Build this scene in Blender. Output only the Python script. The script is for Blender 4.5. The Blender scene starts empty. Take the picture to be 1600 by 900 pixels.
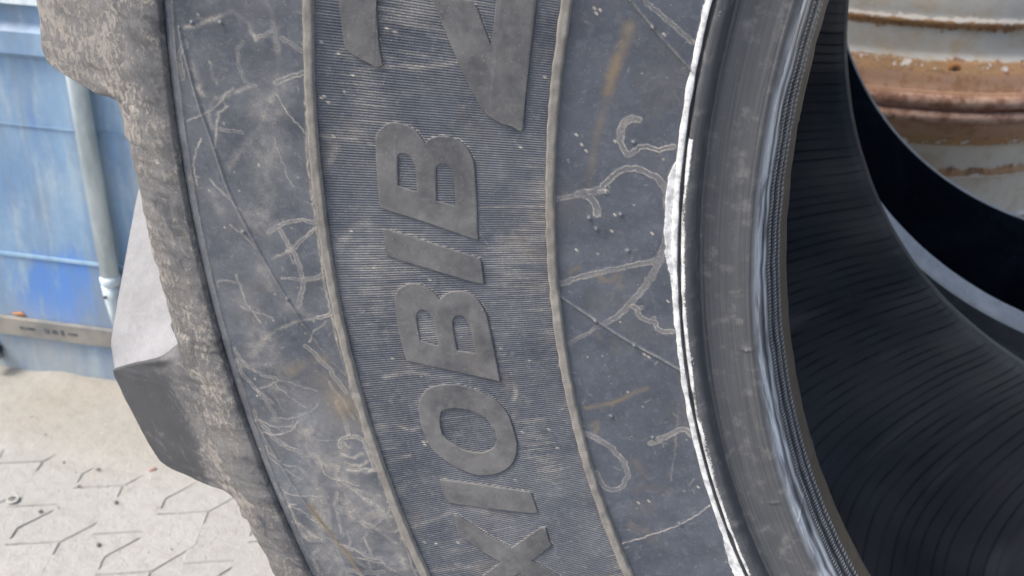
import bpy, bmesh, math, random
import numpy as np
from mathutils import Vector, Matrix
from mathutils.geometry import tessellate_polygon

# ------------------------------------------------------------------ camera, light, exposure
SC = bpy.context.scene
COL = SC.collection
random.seed(7); RNG = np.random.default_rng(7)
TZ = 0.93                                    # height of the tyre's axle above the ground

cam = bpy.data.objects.new('camera', bpy.data.cameras.new('camera'))
COL.objects.link(cam)
cr = Vector((0.9391, 0.3411, 0.0412)).normalized()
cf = Vector((-0.2833, 0.8367, -0.4687)).normalized()
cu = cr.cross(cf).normalized(); cr = cf.cross(cu).normalized()
M = Matrix((cr, cu, -cf)).transposed().to_4x4()
M.translation = Vector((-0.4611, -0.7325, 0.1568 + TZ))
cam.matrix_world = M
cam.data.sensor_width = 36.0
cam.data.lens = 36.0 * 1540.06 / 1600.0
cam.data.clip_start = 0.01; cam.data.clip_end = 500
cam.data.dof.use_dof = True
cam.data.dof.focus_distance = 0.54
cam.data.dof.aperture_fstop = cam.data.lens / 2.3
SC.camera = cam

SUN_EL, SUN_AZ = 54.0, -122.0                 # azimuth from +Y towards +X (degrees)
world = bpy.data.worlds.new('World'); SC.world = world
world.use_nodes = True
wn = world.node_tree
bg = wn.nodes['Background']
sky = wn.nodes.new('ShaderNodeTexSky'); sky.sky_type = 'NISHITA'
sky.sun_disc = False
sky.sun_elevation = math.radians(SUN_EL); sky.sun_rotation = math.radians(SUN_AZ)
sky.dust_density = 4.0; sky.air_density = 1.0; sky.ozone_density = 0.8
bg.inputs['Strength'].default_value = 0.13
wn.links.new(sky.outputs[0], bg.inputs['Color'])

sun = bpy.data.objects.new('sun', bpy.data.lights.new('sun', 'SUN'))
COL.objects.link(sun)
sun.data.energy = 1.5; sun.data.angle = math.radians(20); sun.data.color = (1.0, 0.965, 0.91)
sd = Vector((math.sin(math.radians(SUN_AZ)) * math.cos(math.radians(SUN_EL)),
             math.cos(math.radians(SUN_AZ)) * math.cos(math.radians(SUN_EL)), math.sin(math.radians(SUN_EL))))
sun.rotation_euler = sd.to_track_quat('Z', 'Y').to_euler()
sun.location = (0, 0, 6)

SC.view_settings.view_transform = 'Standard'; SC.view_settings.look = 'None'
SC.view_settings.gamma = 1.0; SC.view_settings.use_curve_mapping = False
SC.view_settings.exposure = 1.38

# ------------------------------------------------------------------ traced data in tyre coordinates: (angle in degrees, radius in metres)
STROKES=[
('seam',0.00105,1.00,[(2.589,0.77960),(1.260,0.77700),(-0.190,0.77346),(-1.878,0.76852),(-3.733,0.76380),(-6.117,0.75388),(-7.844,0.74620),(-8.679,0.74215),(-9.825,0.73675),(-11.385,0.72849),(-12.900,0.71789)]),
('seam',0.00105,1.00,[(-14.481,0.78097),(-16.301,0.77671),(-18.084,0.77252),(-20.088,0.76540),(-21.671,0.75932),(-23.450,0.75400),(-24.797,0.75133)]),
('seam',0.00140,1.00,[(-9.050,0.59319),(-10.575,0.57602),(-12.225,0.55736),(-13.358,0.54332),(-14.481,0.53171)]),
('seam',0.00105,1.00,[(6.419,0.56769),(5.368,0.55539),(4.312,0.54315),(3.338,0.53202)]),
('trail',0.00210,0.50,[(6.535,0.56151),(5.670,0.54720),(4.915,0.53606)]),
('seam',0.00105,1.00,[(7.077,0.57922),(6.419,0.56769)]),
('thin',0.00088,0.80,[(-25.085,0.59186),(-24.955,0.57431),(-24.654,0.55620),(-24.172,0.54432),(-23.781,0.53587)]),
('thin',0.00105,0.50,[(-24.160,0.61941),(-24.143,0.62935),(-24.205,0.63969)]),
('nub',0.00175,1.00,[(5.368,0.55539),(5.343,0.55505)]),
('nub',0.00175,1.00,[(-10.614,0.57605),(-10.654,0.57575)]),
('nub',0.00175,1.00,[(-12.268,0.55706),(-12.311,0.55677)]),
('nub',0.00175,1.00,[(-8.648,0.74207),(-8.680,0.74179)]),
('nub',0.00175,1.00,[(-24.566,0.55594),(-24.619,0.55572)]),
('nub',0.00175,1.00,[(-0.484,0.55631),(-0.515,0.55598)]),
('nub',0.00175,1.00,[(-6.510,0.55698),(-6.548,0.55666)]),
('nub',0.00175,1.00,[(-5.271,0.57263),(-5.306,0.57231)]),
('nub',0.00175,1.00,[(-4.673,0.57614),(-4.707,0.57582)]),
('nub',0.00175,1.00,[(-16.616,0.57598),(-16.662,0.57571)]),
('nub',0.00175,1.00,[(-18.370,0.55617),(-18.419,0.55591)]),
('nub',0.00175,1.00,[(-4.461,0.56052),(-4.496,0.56020)]),
('nub',0.00175,1.00,[(2.962,0.75870),(2.941,0.75840)]),
('nub',0.00175,1.00,[(2.833,0.77301),(2.812,0.77271)]),
('nub',0.00175,1.00,[(-5.541,0.75965),(-5.569,0.75936)]),
('nub',0.00175,1.00,[(-2.773,0.61496),(-2.803,0.61464)]),
('nub',0.00175,1.00,[(-3.245,0.56808),(-3.279,0.56776)]),
('nub',0.00175,1.00,[(-13.342,0.52000),(-13.389,0.51970)]),
('trail',0.00316,0.90,[(0.712,0.55472),(0.717,0.55746),(0.618,0.56071),(0.202,0.56244),(-0.471,0.56277),(-0.895,0.56090),(-1.182,0.55822),(-0.991,0.55559),(-0.799,0.55298),(-0.740,0.54996),(-0.723,0.54783),(-0.789,0.54319),(-0.564,0.53730)]),
('trail',0.00386,0.80,[(-3.401,0.58135),(-3.236,0.57440),(-3.012,0.57036),(-2.759,0.56825),(-2.139,0.56227),(-1.952,0.55989),(-1.894,0.55620),(-1.968,0.55119),(-2.090,0.54802),(-2.383,0.54350),(-2.763,0.54047),(-3.185,0.53744),(-3.768,0.53590)]),
('trail',0.00316,0.60,[(-3.411,0.53887),(-4.217,0.53695),(-4.964,0.53639),(-5.418,0.53755),(-6.103,0.53809),(-6.945,0.54031),(-7.519,0.54263),(-8.018,0.54468),(-8.627,0.54846),(-9.194,0.55266),(-9.720,0.55692),(-10.164,0.56122),(-10.526,0.56586),(-10.806,0.57049)]),
('trail',0.00175,0.50,[(-10.806,0.57049),(-11.319,0.58019),(-11.814,0.59109)]),
('trail',0.00210,0.60,[(-3.716,0.59346),(-3.590,0.58611),(-3.433,0.58071)]),
('trail',0.00421,0.80,[(-3.493,0.57815),(-3.654,0.57495),(-3.893,0.57332),(-4.382,0.57231)]),
('trail',0.00316,0.60,[(-3.393,0.57913),(-3.336,0.57343),(-3.147,0.56969),(-3.241,0.56714)]),
('trail',0.00281,0.65,[(-8.358,0.59195),(-8.192,0.58649),(-8.025,0.58073),(-7.821,0.57401),(-7.687,0.56836),(-7.517,0.56078),(-7.415,0.55522),(-7.278,0.54775),(-7.136,0.54129)]),
('trail',0.00281,0.80,[(-9.885,0.55538),(-10.093,0.55352),(-10.457,0.55245),(-10.751,0.55034),(-10.895,0.54712),(-10.993,0.54486),(-11.365,0.54415),(-11.544,0.54229),(-11.592,0.53668)]),
('trail',0.00281,0.70,[(-10.895,0.54712),(-10.712,0.54466)]),
('trail',0.00245,0.60,[(-10.097,0.55286),(-10.031,0.55083)]),
('trail',0.00281,0.70,[(-17.544,0.59163),(-17.861,0.58760),(-18.265,0.58376),(-18.764,0.57978),(-19.292,0.57698),(-19.764,0.57516),(-20.296,0.57499),(-20.801,0.57627),(-21.218,0.57960),(-21.434,0.58394),(-21.342,0.58821),(-20.976,0.59096),(-20.437,0.59174),(-20.087,0.59192)]),
('trail',0.00316,0.80,[(-18.733,0.55797),(-18.628,0.55418),(-18.499,0.54929),(-18.325,0.54435),(-18.166,0.54089),(-18.230,0.53749),(-18.640,0.53506)]),
('soft',0.00105,0.35,[(-16.901,0.53946),(-19.335,0.54559),(-21.546,0.55304)]),
('soft',0.00105,0.50,[(-21.675,0.53985),(-22.140,0.54387)]),
('brown',0.00526,0.70,[(5.252,0.56574),(4.316,0.56679),(3.354,0.56888),(2.551,0.57019),(1.906,0.57091)]),
('brown',0.00421,0.35,[(1.906,0.57091),(0.760,0.57274),(-0.898,0.57451),(-2.936,0.57670)]),
('brown',0.00281,0.50,[(-15.879,0.58960),(-15.850,0.57990),(-15.728,0.57082),(-15.415,0.56327),(-15.161,0.55418)]),
('brown',0.00316,0.40,[(-7.938,0.57209),(-8.246,0.56928),(-8.187,0.56432),(-7.779,0.56152),(-8.731,0.56130)]),
('brown',0.00281,0.30,[(-7.715,0.58718),(-7.471,0.58208)]),
('brown',0.00281,0.30,[(-11.358,0.57512),(-11.961,0.57340)]),
('brown',0.00351,0.25,[(-11.817,0.56711),(-12.641,0.56462),(-12.410,0.56777)]),
('brown',0.00245,0.40,[(-17.064,0.58768),(-16.835,0.58359),(-17.496,0.58679)]),
('brown',0.00351,0.35,[(-23.928,0.58336),(-24.360,0.58088),(-24.587,0.57583)]),
('brown',0.00561,0.22,[(-21.678,0.57299),(-21.751,0.56388),(-22.219,0.55583)]),
('brown',0.00491,0.20,[(-19.736,0.56996),(-20.442,0.56798),(-20.944,0.56553)]),
('brown',0.00771,0.30,[(-12.210,0.75077),(-11.798,0.73990),(-11.702,0.73017)]),
('brown',0.00491,0.25,[(-12.132,0.73906),(-12.496,0.73450)]),
('speck',0.00105,0.90,[(5.576,0.58192),(5.529,0.58125)]),
('speck',0.00105,0.90,[(5.748,0.58046),(5.701,0.57979)]),
('speck',0.00105,0.90,[(5.789,0.58318),(5.742,0.58251)]),
('speck',0.00105,0.90,[(5.120,0.54993),(5.069,0.54925)]),
('speck',0.00105,0.90,[(-0.493,0.56552),(-0.555,0.56486)]),
('speck',0.00105,0.90,[(-0.784,0.58141),(-0.845,0.58075)]),
('speck',0.00105,0.90,[(-1.097,0.57905),(-1.159,0.57839)]),
('speck',0.00105,0.90,[(-0.317,0.58419),(-0.376,0.58353)]),
('speck',0.00105,0.90,[(-13.071,0.55047),(-13.160,0.54989)]),
('speck',0.00105,0.90,[(-12.883,0.55264),(-12.972,0.55205)]),
('speck',0.00105,0.90,[(-22.038,0.59670),(-22.137,0.59623)]),
('speck',0.00105,0.90,[(-22.553,0.56863),(-22.656,0.56817)]),
('speck',0.00105,0.90,[(-22.546,0.57463),(-22.648,0.57417)]),
('speck',0.00105,0.90,[(-22.252,0.53939),(-22.359,0.53892)]),
('speck',0.00105,0.90,[(-5.371,0.56524),(-5.443,0.56460)]),
('speck',0.00105,0.90,[(-4.468,0.56370),(-4.539,0.56305)]),
('speck',0.00105,0.90,[(-5.500,0.54513),(-5.575,0.54449)]),
('speck',0.00105,0.90,[(-6.456,0.58327),(-6.528,0.58264)]),
('speck',0.00105,0.90,[(-9.628,0.53779),(-9.712,0.53717)]),
('trail',0.00281,0.60,[(1.382,0.71785),(1.184,0.72336),(0.987,0.72892),(0.832,0.73256)]),
('soft',0.00421,0.60,[(0.832,0.73256),(0.434,0.73416),(-0.053,0.73720),(-0.704,0.74116),(-1.252,0.74513),(-1.754,0.75083),(-2.781,0.76198)]),
('soft',0.00351,0.45,[(0.832,0.73256),(1.787,0.73098),(3.015,0.73265),(3.950,0.73582)]),
('thin',0.00088,0.60,[(0.390,0.73290),(-0.365,0.72771),(-0.767,0.72318),(-1.127,0.71958)]),
('trail',0.00140,0.40,[(2.465,0.74168),(2.883,0.73363)]),
('trail',0.00175,0.50,[(2.630,0.72903),(2.473,0.72437),(2.218,0.71911)]),
('soft',0.00245,0.60,[(0.682,0.74300),(0.459,0.74970),(0.238,0.75646),(0.077,0.76222),(-0.095,0.76574),(-0.667,0.76855),(-1.124,0.76793)]),
('trail',0.00140,0.45,[(-1.173,0.76734),(-1.243,0.76010),(-1.283,0.75182)]),
('soft',0.00210,0.45,[(-1.263,0.74747),(-2.035,0.75462),(-2.450,0.75868),(-2.998,0.76238)]),
('soft',0.00245,0.50,[(2.608,0.77735),(2.729,0.77152),(2.957,0.76437),(3.200,0.75854),(3.444,0.75276)]),
('soft',0.00245,0.50,[(3.444,0.75276),(3.248,0.74849),(2.968,0.74519),(2.515,0.74166)]),
('soft',0.00351,0.50,[(1.325,0.77465),(0.802,0.77304),(0.316,0.77207),(0.086,0.76910)]),
('soft',0.00210,0.40,[(0.625,0.76252),(0.977,0.76535)]),
('trail',0.00210,0.60,[(-5.185,0.71946),(-5.070,0.72376),(-5.044,0.72959),(-5.104,0.73421),(-5.251,0.73901),(-5.570,0.74561)]),
('trail',0.00175,0.70,[(-5.393,0.71981),(-5.689,0.72415),(-6.043,0.73006),(-6.308,0.73306),(-6.453,0.73760)]),
('soft',0.00175,0.50,[(-6.308,0.73306),(-6.597,0.74075),(-6.797,0.74655)]),
('trail',0.00210,0.55,[(-5.483,0.73947),(-5.775,0.73725),(-6.128,0.73621),(-6.426,0.73436),(-6.756,0.73293),(-7.180,0.73207),(-7.667,0.73173)]),
('trail',0.00210,0.60,[(-7.544,0.71861),(-7.717,0.72361),(-7.793,0.73022)]),
('trail',0.00175,0.40,[(-7.793,0.73022),(-7.746,0.73694),(-7.700,0.74331)]),
('trail',0.00245,0.50,[(-7.790,0.73129),(-8.278,0.73279),(-8.643,0.73477),(-9.039,0.73687)]),
('trail',0.00210,0.75,[(-9.433,0.71817),(-9.573,0.72252),(-9.678,0.72754)]),
('soft',0.00210,0.50,[(-9.678,0.72754),(-9.783,0.73886),(-9.940,0.74559),(-10.125,0.75248),(-10.553,0.76057)]),
('trail',0.00175,0.60,[(-13.961,0.72892),(-14.412,0.72851),(-14.765,0.72778),(-15.285,0.72805),(-15.809,0.72838)]),
('trail',0.00210,0.80,[(-16.394,0.73576),(-16.085,0.73497),(-15.943,0.73204),(-15.920,0.72800),(-15.964,0.72421),(-16.146,0.72093),(-16.512,0.72029),(-16.985,0.72006)]),
('trail',0.00175,0.70,[(-16.985,0.72006),(-17.425,0.71975),(-17.909,0.71922),(-17.901,0.72241)]),
('soft',0.00281,0.75,[(-16.785,0.73569),(-17.023,0.73101),(-16.857,0.72436)]),
('soft',0.00281,0.75,[(-17.213,0.73579),(-17.499,0.73048),(-17.374,0.72355)]),
('soft',0.00281,0.75,[(-17.682,0.73568),(-17.761,0.72992),(-17.770,0.72390)]),
('soft',0.00281,0.75,[(-17.367,0.74047),(-17.925,0.74445)]),
('soft',0.00281,0.75,[(-16.180,0.73294),(-16.502,0.72979)]),
('soft',0.00386,0.60,[(-17.834,0.71933),(-17.893,0.72560),(-17.692,0.72964),(-17.682,0.73568),(-17.825,0.74116),(-18.276,0.74515),(-18.680,0.74735),(-19.107,0.75054),(-19.442,0.75252)]),
('trail',0.00140,0.60,[(-19.340,0.75204),(-19.911,0.75307),(-20.589,0.75468),(-21.173,0.75546)]),
('trail',0.00140,0.50,[(-18.942,0.75437),(-19.417,0.75913),(-19.885,0.76438)]),
('trail',0.00175,0.70,[(-18.132,0.74247),(-18.671,0.73782),(-19.254,0.73335),(-19.734,0.72884),(-20.264,0.72414),(-20.597,0.72022)]),
('trail',0.00140,0.60,[(-18.457,0.74512),(-18.958,0.74321),(-19.481,0.74266),(-19.986,0.74122),(-20.508,0.73904),(-20.909,0.73545),(-21.278,0.73171),(-21.730,0.72793),(-22.181,0.72457),(-22.053,0.72100),(-21.823,0.71866)]),
('trail',0.00140,0.50,[(-17.239,0.76446),(-17.765,0.76187),(-18.257,0.75955),(-18.778,0.75821),(-19.264,0.75714),(-19.975,0.75846),(-20.671,0.76107)]),
('trail',0.00140,0.55,[(-19.948,0.75071),(-19.953,0.74568),(-19.992,0.74083)]),
('trail',0.00140,0.40,[(-21.047,0.75183),(-21.663,0.75323),(-21.997,0.75582)]),
('trail',0.00140,0.60,[(-20.511,0.72524),(-20.799,0.73073),(-21.084,0.73628),(-21.550,0.74236),(-22.492,0.74324)]),
('trail',0.00140,0.60,[(-21.347,0.72781),(-21.502,0.72348),(-21.371,0.71785)]),
('trail',0.00105,0.50,[(-19.973,0.71874),(-20.580,0.72346),(-21.124,0.72300)]),
('trail',0.00140,0.50,[(-17.920,0.71846),(-18.659,0.71857),(-19.216,0.71882)]),
('soft',0.00491,0.50,[(-14.590,0.76938),(-15.065,0.76531),(-15.450,0.76086),(-16.081,0.75660),(-16.684,0.75264),(-17.268,0.74819),(-17.862,0.74377)]),
('trail',0.00175,0.50,[(-12.906,0.77462),(-13.518,0.77108),(-14.365,0.76848)]),
('soft',0.00105,0.50,[(-12.839,0.76654),(-13.510,0.76435),(-14.187,0.76260)]),
('soft',0.00140,0.40,[(-13.167,0.75409),(-13.833,0.75378),(-14.341,0.75331)]),
('soft',0.00421,0.60,[(-20.000,0.78083),(-20.540,0.77633),(-21.108,0.77067),(-21.754,0.76541)]),
('brown',0.00281,0.70,[(-19.222,0.76748),(-20.357,0.76462),(-21.341,0.76107),(-22.274,0.75729),(-23.256,0.75602)]),
('soft',0.00210,0.50,[(-15.694,0.76996),(-16.269,0.76430),(-16.856,0.75867)]),
('soft',0.00175,0.50,[(-17.374,0.77334),(-17.140,0.76401)]),
('soft',0.00351,0.40,[(-21.469,0.81178),(-22.115,0.80720),(-22.770,0.80281)]),
('soft',0.00351,0.40,[(-22.062,0.77366),(-22.855,0.77147)]),
('trail',0.00105,0.40,[(-22.672,0.73984),(-23.319,0.73668),(-23.706,0.73305)]),
('soft',0.00701,0.30,[(-6.495,0.75298),(-7.231,0.75297),(-8.131,0.75165)]),
('soft',0.00561,0.35,[(-3.832,0.77338),(-4.648,0.76995)]),
('soft',0.00491,0.35,[(-9.010,0.76071),(-9.931,0.76050),(-10.882,0.75784)]),
('soft',0.00140,0.50,[(-0.297,0.77031),(-0.926,0.76928)]),
('soft',0.00351,0.35,[(-11.791,0.76471),(-12.803,0.75862),(-13.537,0.74957)]),
('soft',0.00140,0.75,[(4.215,0.71827),(0.859,0.71811),(-2.313,0.71949),(-3.728,0.71928),(-5.393,0.71912),(-8.539,0.71970),(-10.688,0.71950),(-12.890,0.71900),(-15.813,0.71894),(-18.478,0.71825),(-21.888,0.71938),(-24.219,0.72180)]),
]
SMEARS=[
('smear',0.00281,0.70,[(0.439,0.71417),(0.376,0.70450),(0.580,0.69541)]),
('smear',0.00210,0.50,[(1.690,0.69137),(1.941,0.67878),(2.145,0.66631)]),
('smear',0.00281,0.60,[(2.063,0.66629),(2.303,0.65084),(2.553,0.64326)]),
('smear',0.00245,0.70,[(-1.234,0.71376),(-1.255,0.70223),(-1.238,0.69401)]),
('smear',0.00491,0.35,[(-2.844,0.71038),(-1.976,0.70614),(-1.544,0.70411)]),
('smear',0.00175,0.50,[(-1.458,0.68760),(-1.515,0.68206)]),
('smear',0.00140,0.60,[(-4.284,0.63226),(-4.179,0.61519),(-4.134,0.59735)]),
('smear',0.00140,0.35,[(-5.826,0.63322),(-6.162,0.61611),(-6.027,0.59622)]),
('smear',0.00631,0.40,[(-6.692,0.71269),(-5.778,0.70411),(-5.318,0.69650),(-5.161,0.69113)]),
('smear',0.00175,0.50,[(-8.561,0.71290),(-8.667,0.69872),(-8.721,0.68169)]),
('smear',0.00140,0.45,[(-8.570,0.65609),(-8.868,0.63913)]),
('smear',0.00175,0.50,[(-12.650,0.63112),(-12.520,0.62019)]),
('smear',0.00351,0.40,[(-12.955,0.69796),(-12.828,0.67893),(-13.619,0.66234)]),
('smear',0.00245,0.50,[(-15.396,0.70148),(-15.942,0.69160),(-15.865,0.68555)]),
('smear',0.00245,0.50,[(-17.471,0.71071),(-17.361,0.69638)]),
('smear',0.00701,0.45,[(-19.144,0.71117),(-18.956,0.69825),(-19.004,0.68239)]),
('smear',0.00491,0.35,[(-20.946,0.70636),(-20.659,0.68871),(-20.638,0.67847)]),
('smear',0.00281,0.60,[(-21.424,0.71264),(-21.262,0.69942),(-21.022,0.68608)]),
('smear',0.00351,0.40,[(-24.037,0.72088),(-24.258,0.70042),(-24.441,0.68213)]),
('smear',0.00316,0.60,[(-13.984,0.62546),(-14.557,0.62557),(-14.921,0.62745)]),
('smear',0.00105,0.80,[(-24.211,0.63203),(-24.230,0.62566),(-24.183,0.62029)]),
('smear',0.00421,0.35,[(-16.230,0.63164),(-15.495,0.62802)]),
('smear',0.00421,0.30,[(-22.328,0.71680),(-22.290,0.70816)]),
('smear',0.00175,0.40,[(-14.170,0.68058),(-14.678,0.68391)]),
('smear',0.00351,0.30,[(-9.415,0.65741),(-10.806,0.65631)]),
('smear',0.00631,0.35,[(-20.910,0.68563),(-20.671,0.67658),(-21.322,0.66293)]),
('speck',0.00105,1.00,[(3.566,0.67831),(3.547,0.67769)]),
('speck',0.00105,1.00,[(3.478,0.67458),(3.459,0.67395)]),
('speck',0.00105,1.00,[(1.472,0.69488),(1.451,0.69425)]),
('speck',0.00105,1.00,[(2.683,0.71021),(2.664,0.70958)]),
('speck',0.00105,1.00,[(2.303,0.70174),(2.283,0.70112)]),
('speck',0.00105,1.00,[(-1.217,0.70550),(-1.241,0.70486)]),
('speck',0.00105,1.00,[(-7.277,0.69153),(-7.309,0.69088)]),
('speck',0.00105,1.00,[(-5.504,0.70160),(-5.534,0.70096)]),
('speck',0.00105,1.00,[(-11.971,0.69089),(-12.010,0.69024)]),
('speck',0.00105,1.00,[(-22.619,0.70123),(-22.671,0.70062)]),
('speck',0.00105,1.00,[(-22.799,0.68778),(-22.851,0.68717)]),
('speck',0.00105,1.00,[(-22.414,0.70789),(-22.466,0.70728)]),
('speck',0.00105,1.00,[(-5.473,0.70121),(-5.503,0.70056)]),
('speck',0.00105,1.00,[(-7.950,0.66215),(-7.985,0.66151)]),
('speck',0.00105,1.00,[(-2.733,0.65780),(-2.760,0.65715)]),
('speck',0.00105,1.00,[(0.475,0.70930),(0.453,0.70866)]),
('speck',0.00105,1.00,[(0.222,0.70717),(0.200,0.70653)]),
('speck',0.00105,1.00,[(0.410,0.71095),(0.387,0.71031)]),
('speck',0.00105,1.00,[(-16.672,0.68618),(-16.717,0.68555)]),
('speck',0.00105,1.00,[(-16.865,0.68565),(-16.911,0.68502)]),
('speck',0.00105,1.00,[(-16.705,0.68357),(-16.750,0.68294)]),
('speck',0.00105,1.00,[(-16.876,0.62768),(-16.924,0.62705)]),
('speck',0.00105,1.00,[(-16.894,0.61251),(-16.944,0.61189)]),
('speck',0.00105,1.00,[(-18.151,0.61041),(-18.202,0.60980)]),
('speck',0.00105,1.00,[(-11.140,0.71552),(-11.177,0.71487)]),
('speck',0.00105,1.00,[(2.323,0.60172),(2.300,0.60109)]),
('speck',0.00105,1.00,[(-1.156,0.61132),(-1.183,0.61068)]),
('speck',0.00105,1.00,[(3.677,0.63344),(3.657,0.63281)]),
]
LETTERS=[
('B',[(-4.238,0.68391),(-3.546,0.68356),(-2.247,0.68367),(-1.205,0.68321),(-0.913,0.68209),(-0.702,0.68006),(-0.518,0.67806),(-0.418,0.67577),(-0.382,0.67254),(-0.431,0.66934),(-0.523,0.66582),(-0.678,0.66296),(-0.924,0.66043),(-1.235,0.65824),(-1.077,0.65660),(-0.945,0.65433),(-0.869,0.65175),(-0.852,0.64919),(-0.859,0.64567),(-0.960,0.64280),(-1.121,0.63960),(-1.349,0.63704),(-1.644,0.63513),(-1.977,0.63387),(-2.535,0.63331),(-3.007,0.63309),(-4.059,0.63281),(-5.892,0.63327),(-5.761,0.63819),(-5.034,0.65974),(-4.531,0.67746),(-4.357,0.68269)],[[(-3.273,0.67299),(-2.553,0.67266),(-1.960,0.67232),(-1.839,0.67177),(-1.784,0.67076),(-1.767,0.66912),(-1.788,0.66750),(-1.869,0.66591),(-2.011,0.66466),(-2.246,0.66379),(-2.514,0.66343),(-3.546,0.66332),(-3.439,0.66813)],[(-3.953,0.65355),(-3.082,0.65321),(-2.377,0.65290),(-2.236,0.65204),(-2.152,0.65039),(-2.144,0.64876),(-2.196,0.64683),(-2.342,0.64525),(-2.584,0.64435),(-3.454,0.64380),(-4.182,0.64392),(-4.066,0.64865)]]),
('I',[(-5.400,0.68322),(-5.368,0.68147),(-5.706,0.66958),(-6.319,0.64983),(-6.863,0.63342),(-7.000,0.63264),(-8.232,0.63247),(-8.038,0.64048),(-7.462,0.65801),(-6.948,0.67461),(-6.653,0.68320)],[]),
('B',[(-9.312,0.68280),(-8.917,0.68223),(-8.624,0.68116),(-8.400,0.67935),(-8.212,0.67621),(-8.105,0.67287),(-8.097,0.66971),(-8.154,0.66699),(-8.310,0.66444),(-8.451,0.66185),(-8.694,0.65943),(-8.989,0.65743),(-8.810,0.65540),(-8.649,0.65272),(-8.576,0.64913),(-8.570,0.64566),(-8.685,0.64200),(-8.851,0.63910),(-9.121,0.63669),(-9.443,0.63505),(-9.839,0.63352),(-10.233,0.63305),(-11.098,0.63266),(-11.938,0.63232),(-13.722,0.63252),(-13.462,0.63997),(-12.803,0.66043),(-12.138,0.68205),(-11.682,0.68280),(-11.097,0.68292),(-10.415,0.68325)],[[(-9.829,0.67163),(-9.629,0.67090),(-9.501,0.66925),(-9.475,0.66742),(-9.550,0.66578),(-9.762,0.66403),(-10.075,0.66317),(-10.422,0.66274),(-10.769,0.66268),(-11.451,0.66261),(-11.297,0.66735),(-11.094,0.67200),(-10.474,0.67217)],[(-10.199,0.65237),(-9.996,0.65132),(-9.884,0.64937),(-9.875,0.64759),(-9.953,0.64596),(-10.101,0.64443),(-10.316,0.64373),(-10.637,0.64320),(-10.994,0.64310),(-12.019,0.64319),(-11.890,0.64834),(-11.785,0.65281),(-11.004,0.65274)]]),
('O',[(-14.627,0.68186),(-14.317,0.68023),(-14.082,0.67845),(-13.839,0.67555),(-13.705,0.67259),(-13.629,0.66904),(-13.595,0.66487),(-13.639,0.66017),(-13.723,0.65520),(-13.920,0.65013),(-14.193,0.64525),(-14.589,0.63991),(-15.100,0.63520),(-15.833,0.63215),(-16.782,0.63154),(-17.414,0.63171),(-17.913,0.63307),(-18.324,0.63500),(-18.608,0.63735),(-18.841,0.64035),(-19.017,0.64436),(-19.109,0.64853),(-19.131,0.65327),(-19.078,0.65778),(-18.926,0.66236),(-18.663,0.66658),(-18.271,0.67193),(-17.776,0.67694),(-17.392,0.67996),(-16.986,0.68214),(-16.561,0.68310),(-16.074,0.68350),(-15.594,0.68356),(-15.160,0.68303)],[[(-15.119,0.66998),(-15.027,0.66821),(-14.979,0.66582),(-14.975,0.66280),(-15.012,0.65952),(-15.107,0.65602),(-15.240,0.65262),(-15.493,0.64879),(-15.782,0.64542),(-16.112,0.64366),(-16.477,0.64237),(-16.755,0.64198),(-17.024,0.64234),(-17.318,0.64373),(-17.526,0.64565),(-17.677,0.64876),(-17.747,0.65203),(-17.701,0.65651),(-17.581,0.66077),(-17.287,0.66526),(-16.970,0.66891),(-16.713,0.67120),(-16.430,0.67265),(-16.052,0.67286),(-15.649,0.67224),(-15.364,0.67124)]]),
('I',[(-18.919,0.68288),(-18.960,0.68144),(-19.726,0.65721),(-20.567,0.63300),(-20.640,0.63246),(-21.913,0.63281),(-21.892,0.63589),(-21.401,0.65121),(-20.969,0.66442),(-20.349,0.68261),(-20.077,0.68358),(-19.757,0.68398)],[]),
('X',[(-21.164,0.68257),(-21.154,0.68090),(-21.351,0.67883),(-22.626,0.66762),(-23.746,0.65621),(-23.309,0.64511),(-22.864,0.63420),(-22.920,0.63162),(-23.343,0.63197),(-23.847,0.63265),(-24.122,0.63209),(-24.470,0.63952),(-24.804,0.64744),(-25.538,0.64062),(-26.428,0.63366),(-27.325,0.63549),(-27.698,0.63842),(-26.873,0.64560),(-25.371,0.65816),(-25.857,0.67389),(-26.529,0.69229),(-26.286,0.69540),(-25.553,0.69430),(-25.030,0.68020),(-24.503,0.66603),(-23.920,0.67141),(-23.310,0.67667),(-22.913,0.67995),(-22.484,0.68309),(-22.140,0.68411)],[]),
('2',[(1.920,0.68098),(1.926,0.68318),(2.036,0.68570),(2.180,0.69011),(2.390,0.69545),(2.603,0.69765),(2.980,0.69861),(3.433,0.69930),(4.421,0.70078),(5.156,0.70109),(5.889,0.70059),(6.518,0.69834),(6.992,0.69368),(7.292,0.68658),(7.371,0.67870),(7.241,0.67029),(6.904,0.66218),(6.321,0.65434),(5.410,0.64580),(5.056,0.63700),(4.354,0.63261),(3.468,0.62777),(4.423,0.62756),(5.413,0.62758),(6.480,0.62822),(7.895,0.62970),(8.231,0.61206),(6.787,0.61020),(5.698,0.60929),(3.334,0.60884),(1.333,0.60945),(-0.236,0.60976),(-0.367,0.61065),(-0.291,0.61287),(-0.156,0.61543),(-0.071,0.62017),(0.134,0.62495),(0.318,0.62815),(0.538,0.63043),(1.099,0.63379),(1.562,0.63713),(2.532,0.64263),(3.572,0.64857),(4.355,0.65286),(4.990,0.65677),(5.789,0.66417),(6.103,0.67197),(6.057,0.67850),(5.654,0.68235),(4.640,0.68316),(3.189,0.68156),(2.334,0.67978),(2.019,0.67910)],[]),
]


# ------------------------------------------------------------------ helpers
def link(o, parent=None):
    COL.objects.link(o)
    if parent is not None: o.parent = parent
    return o

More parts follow.
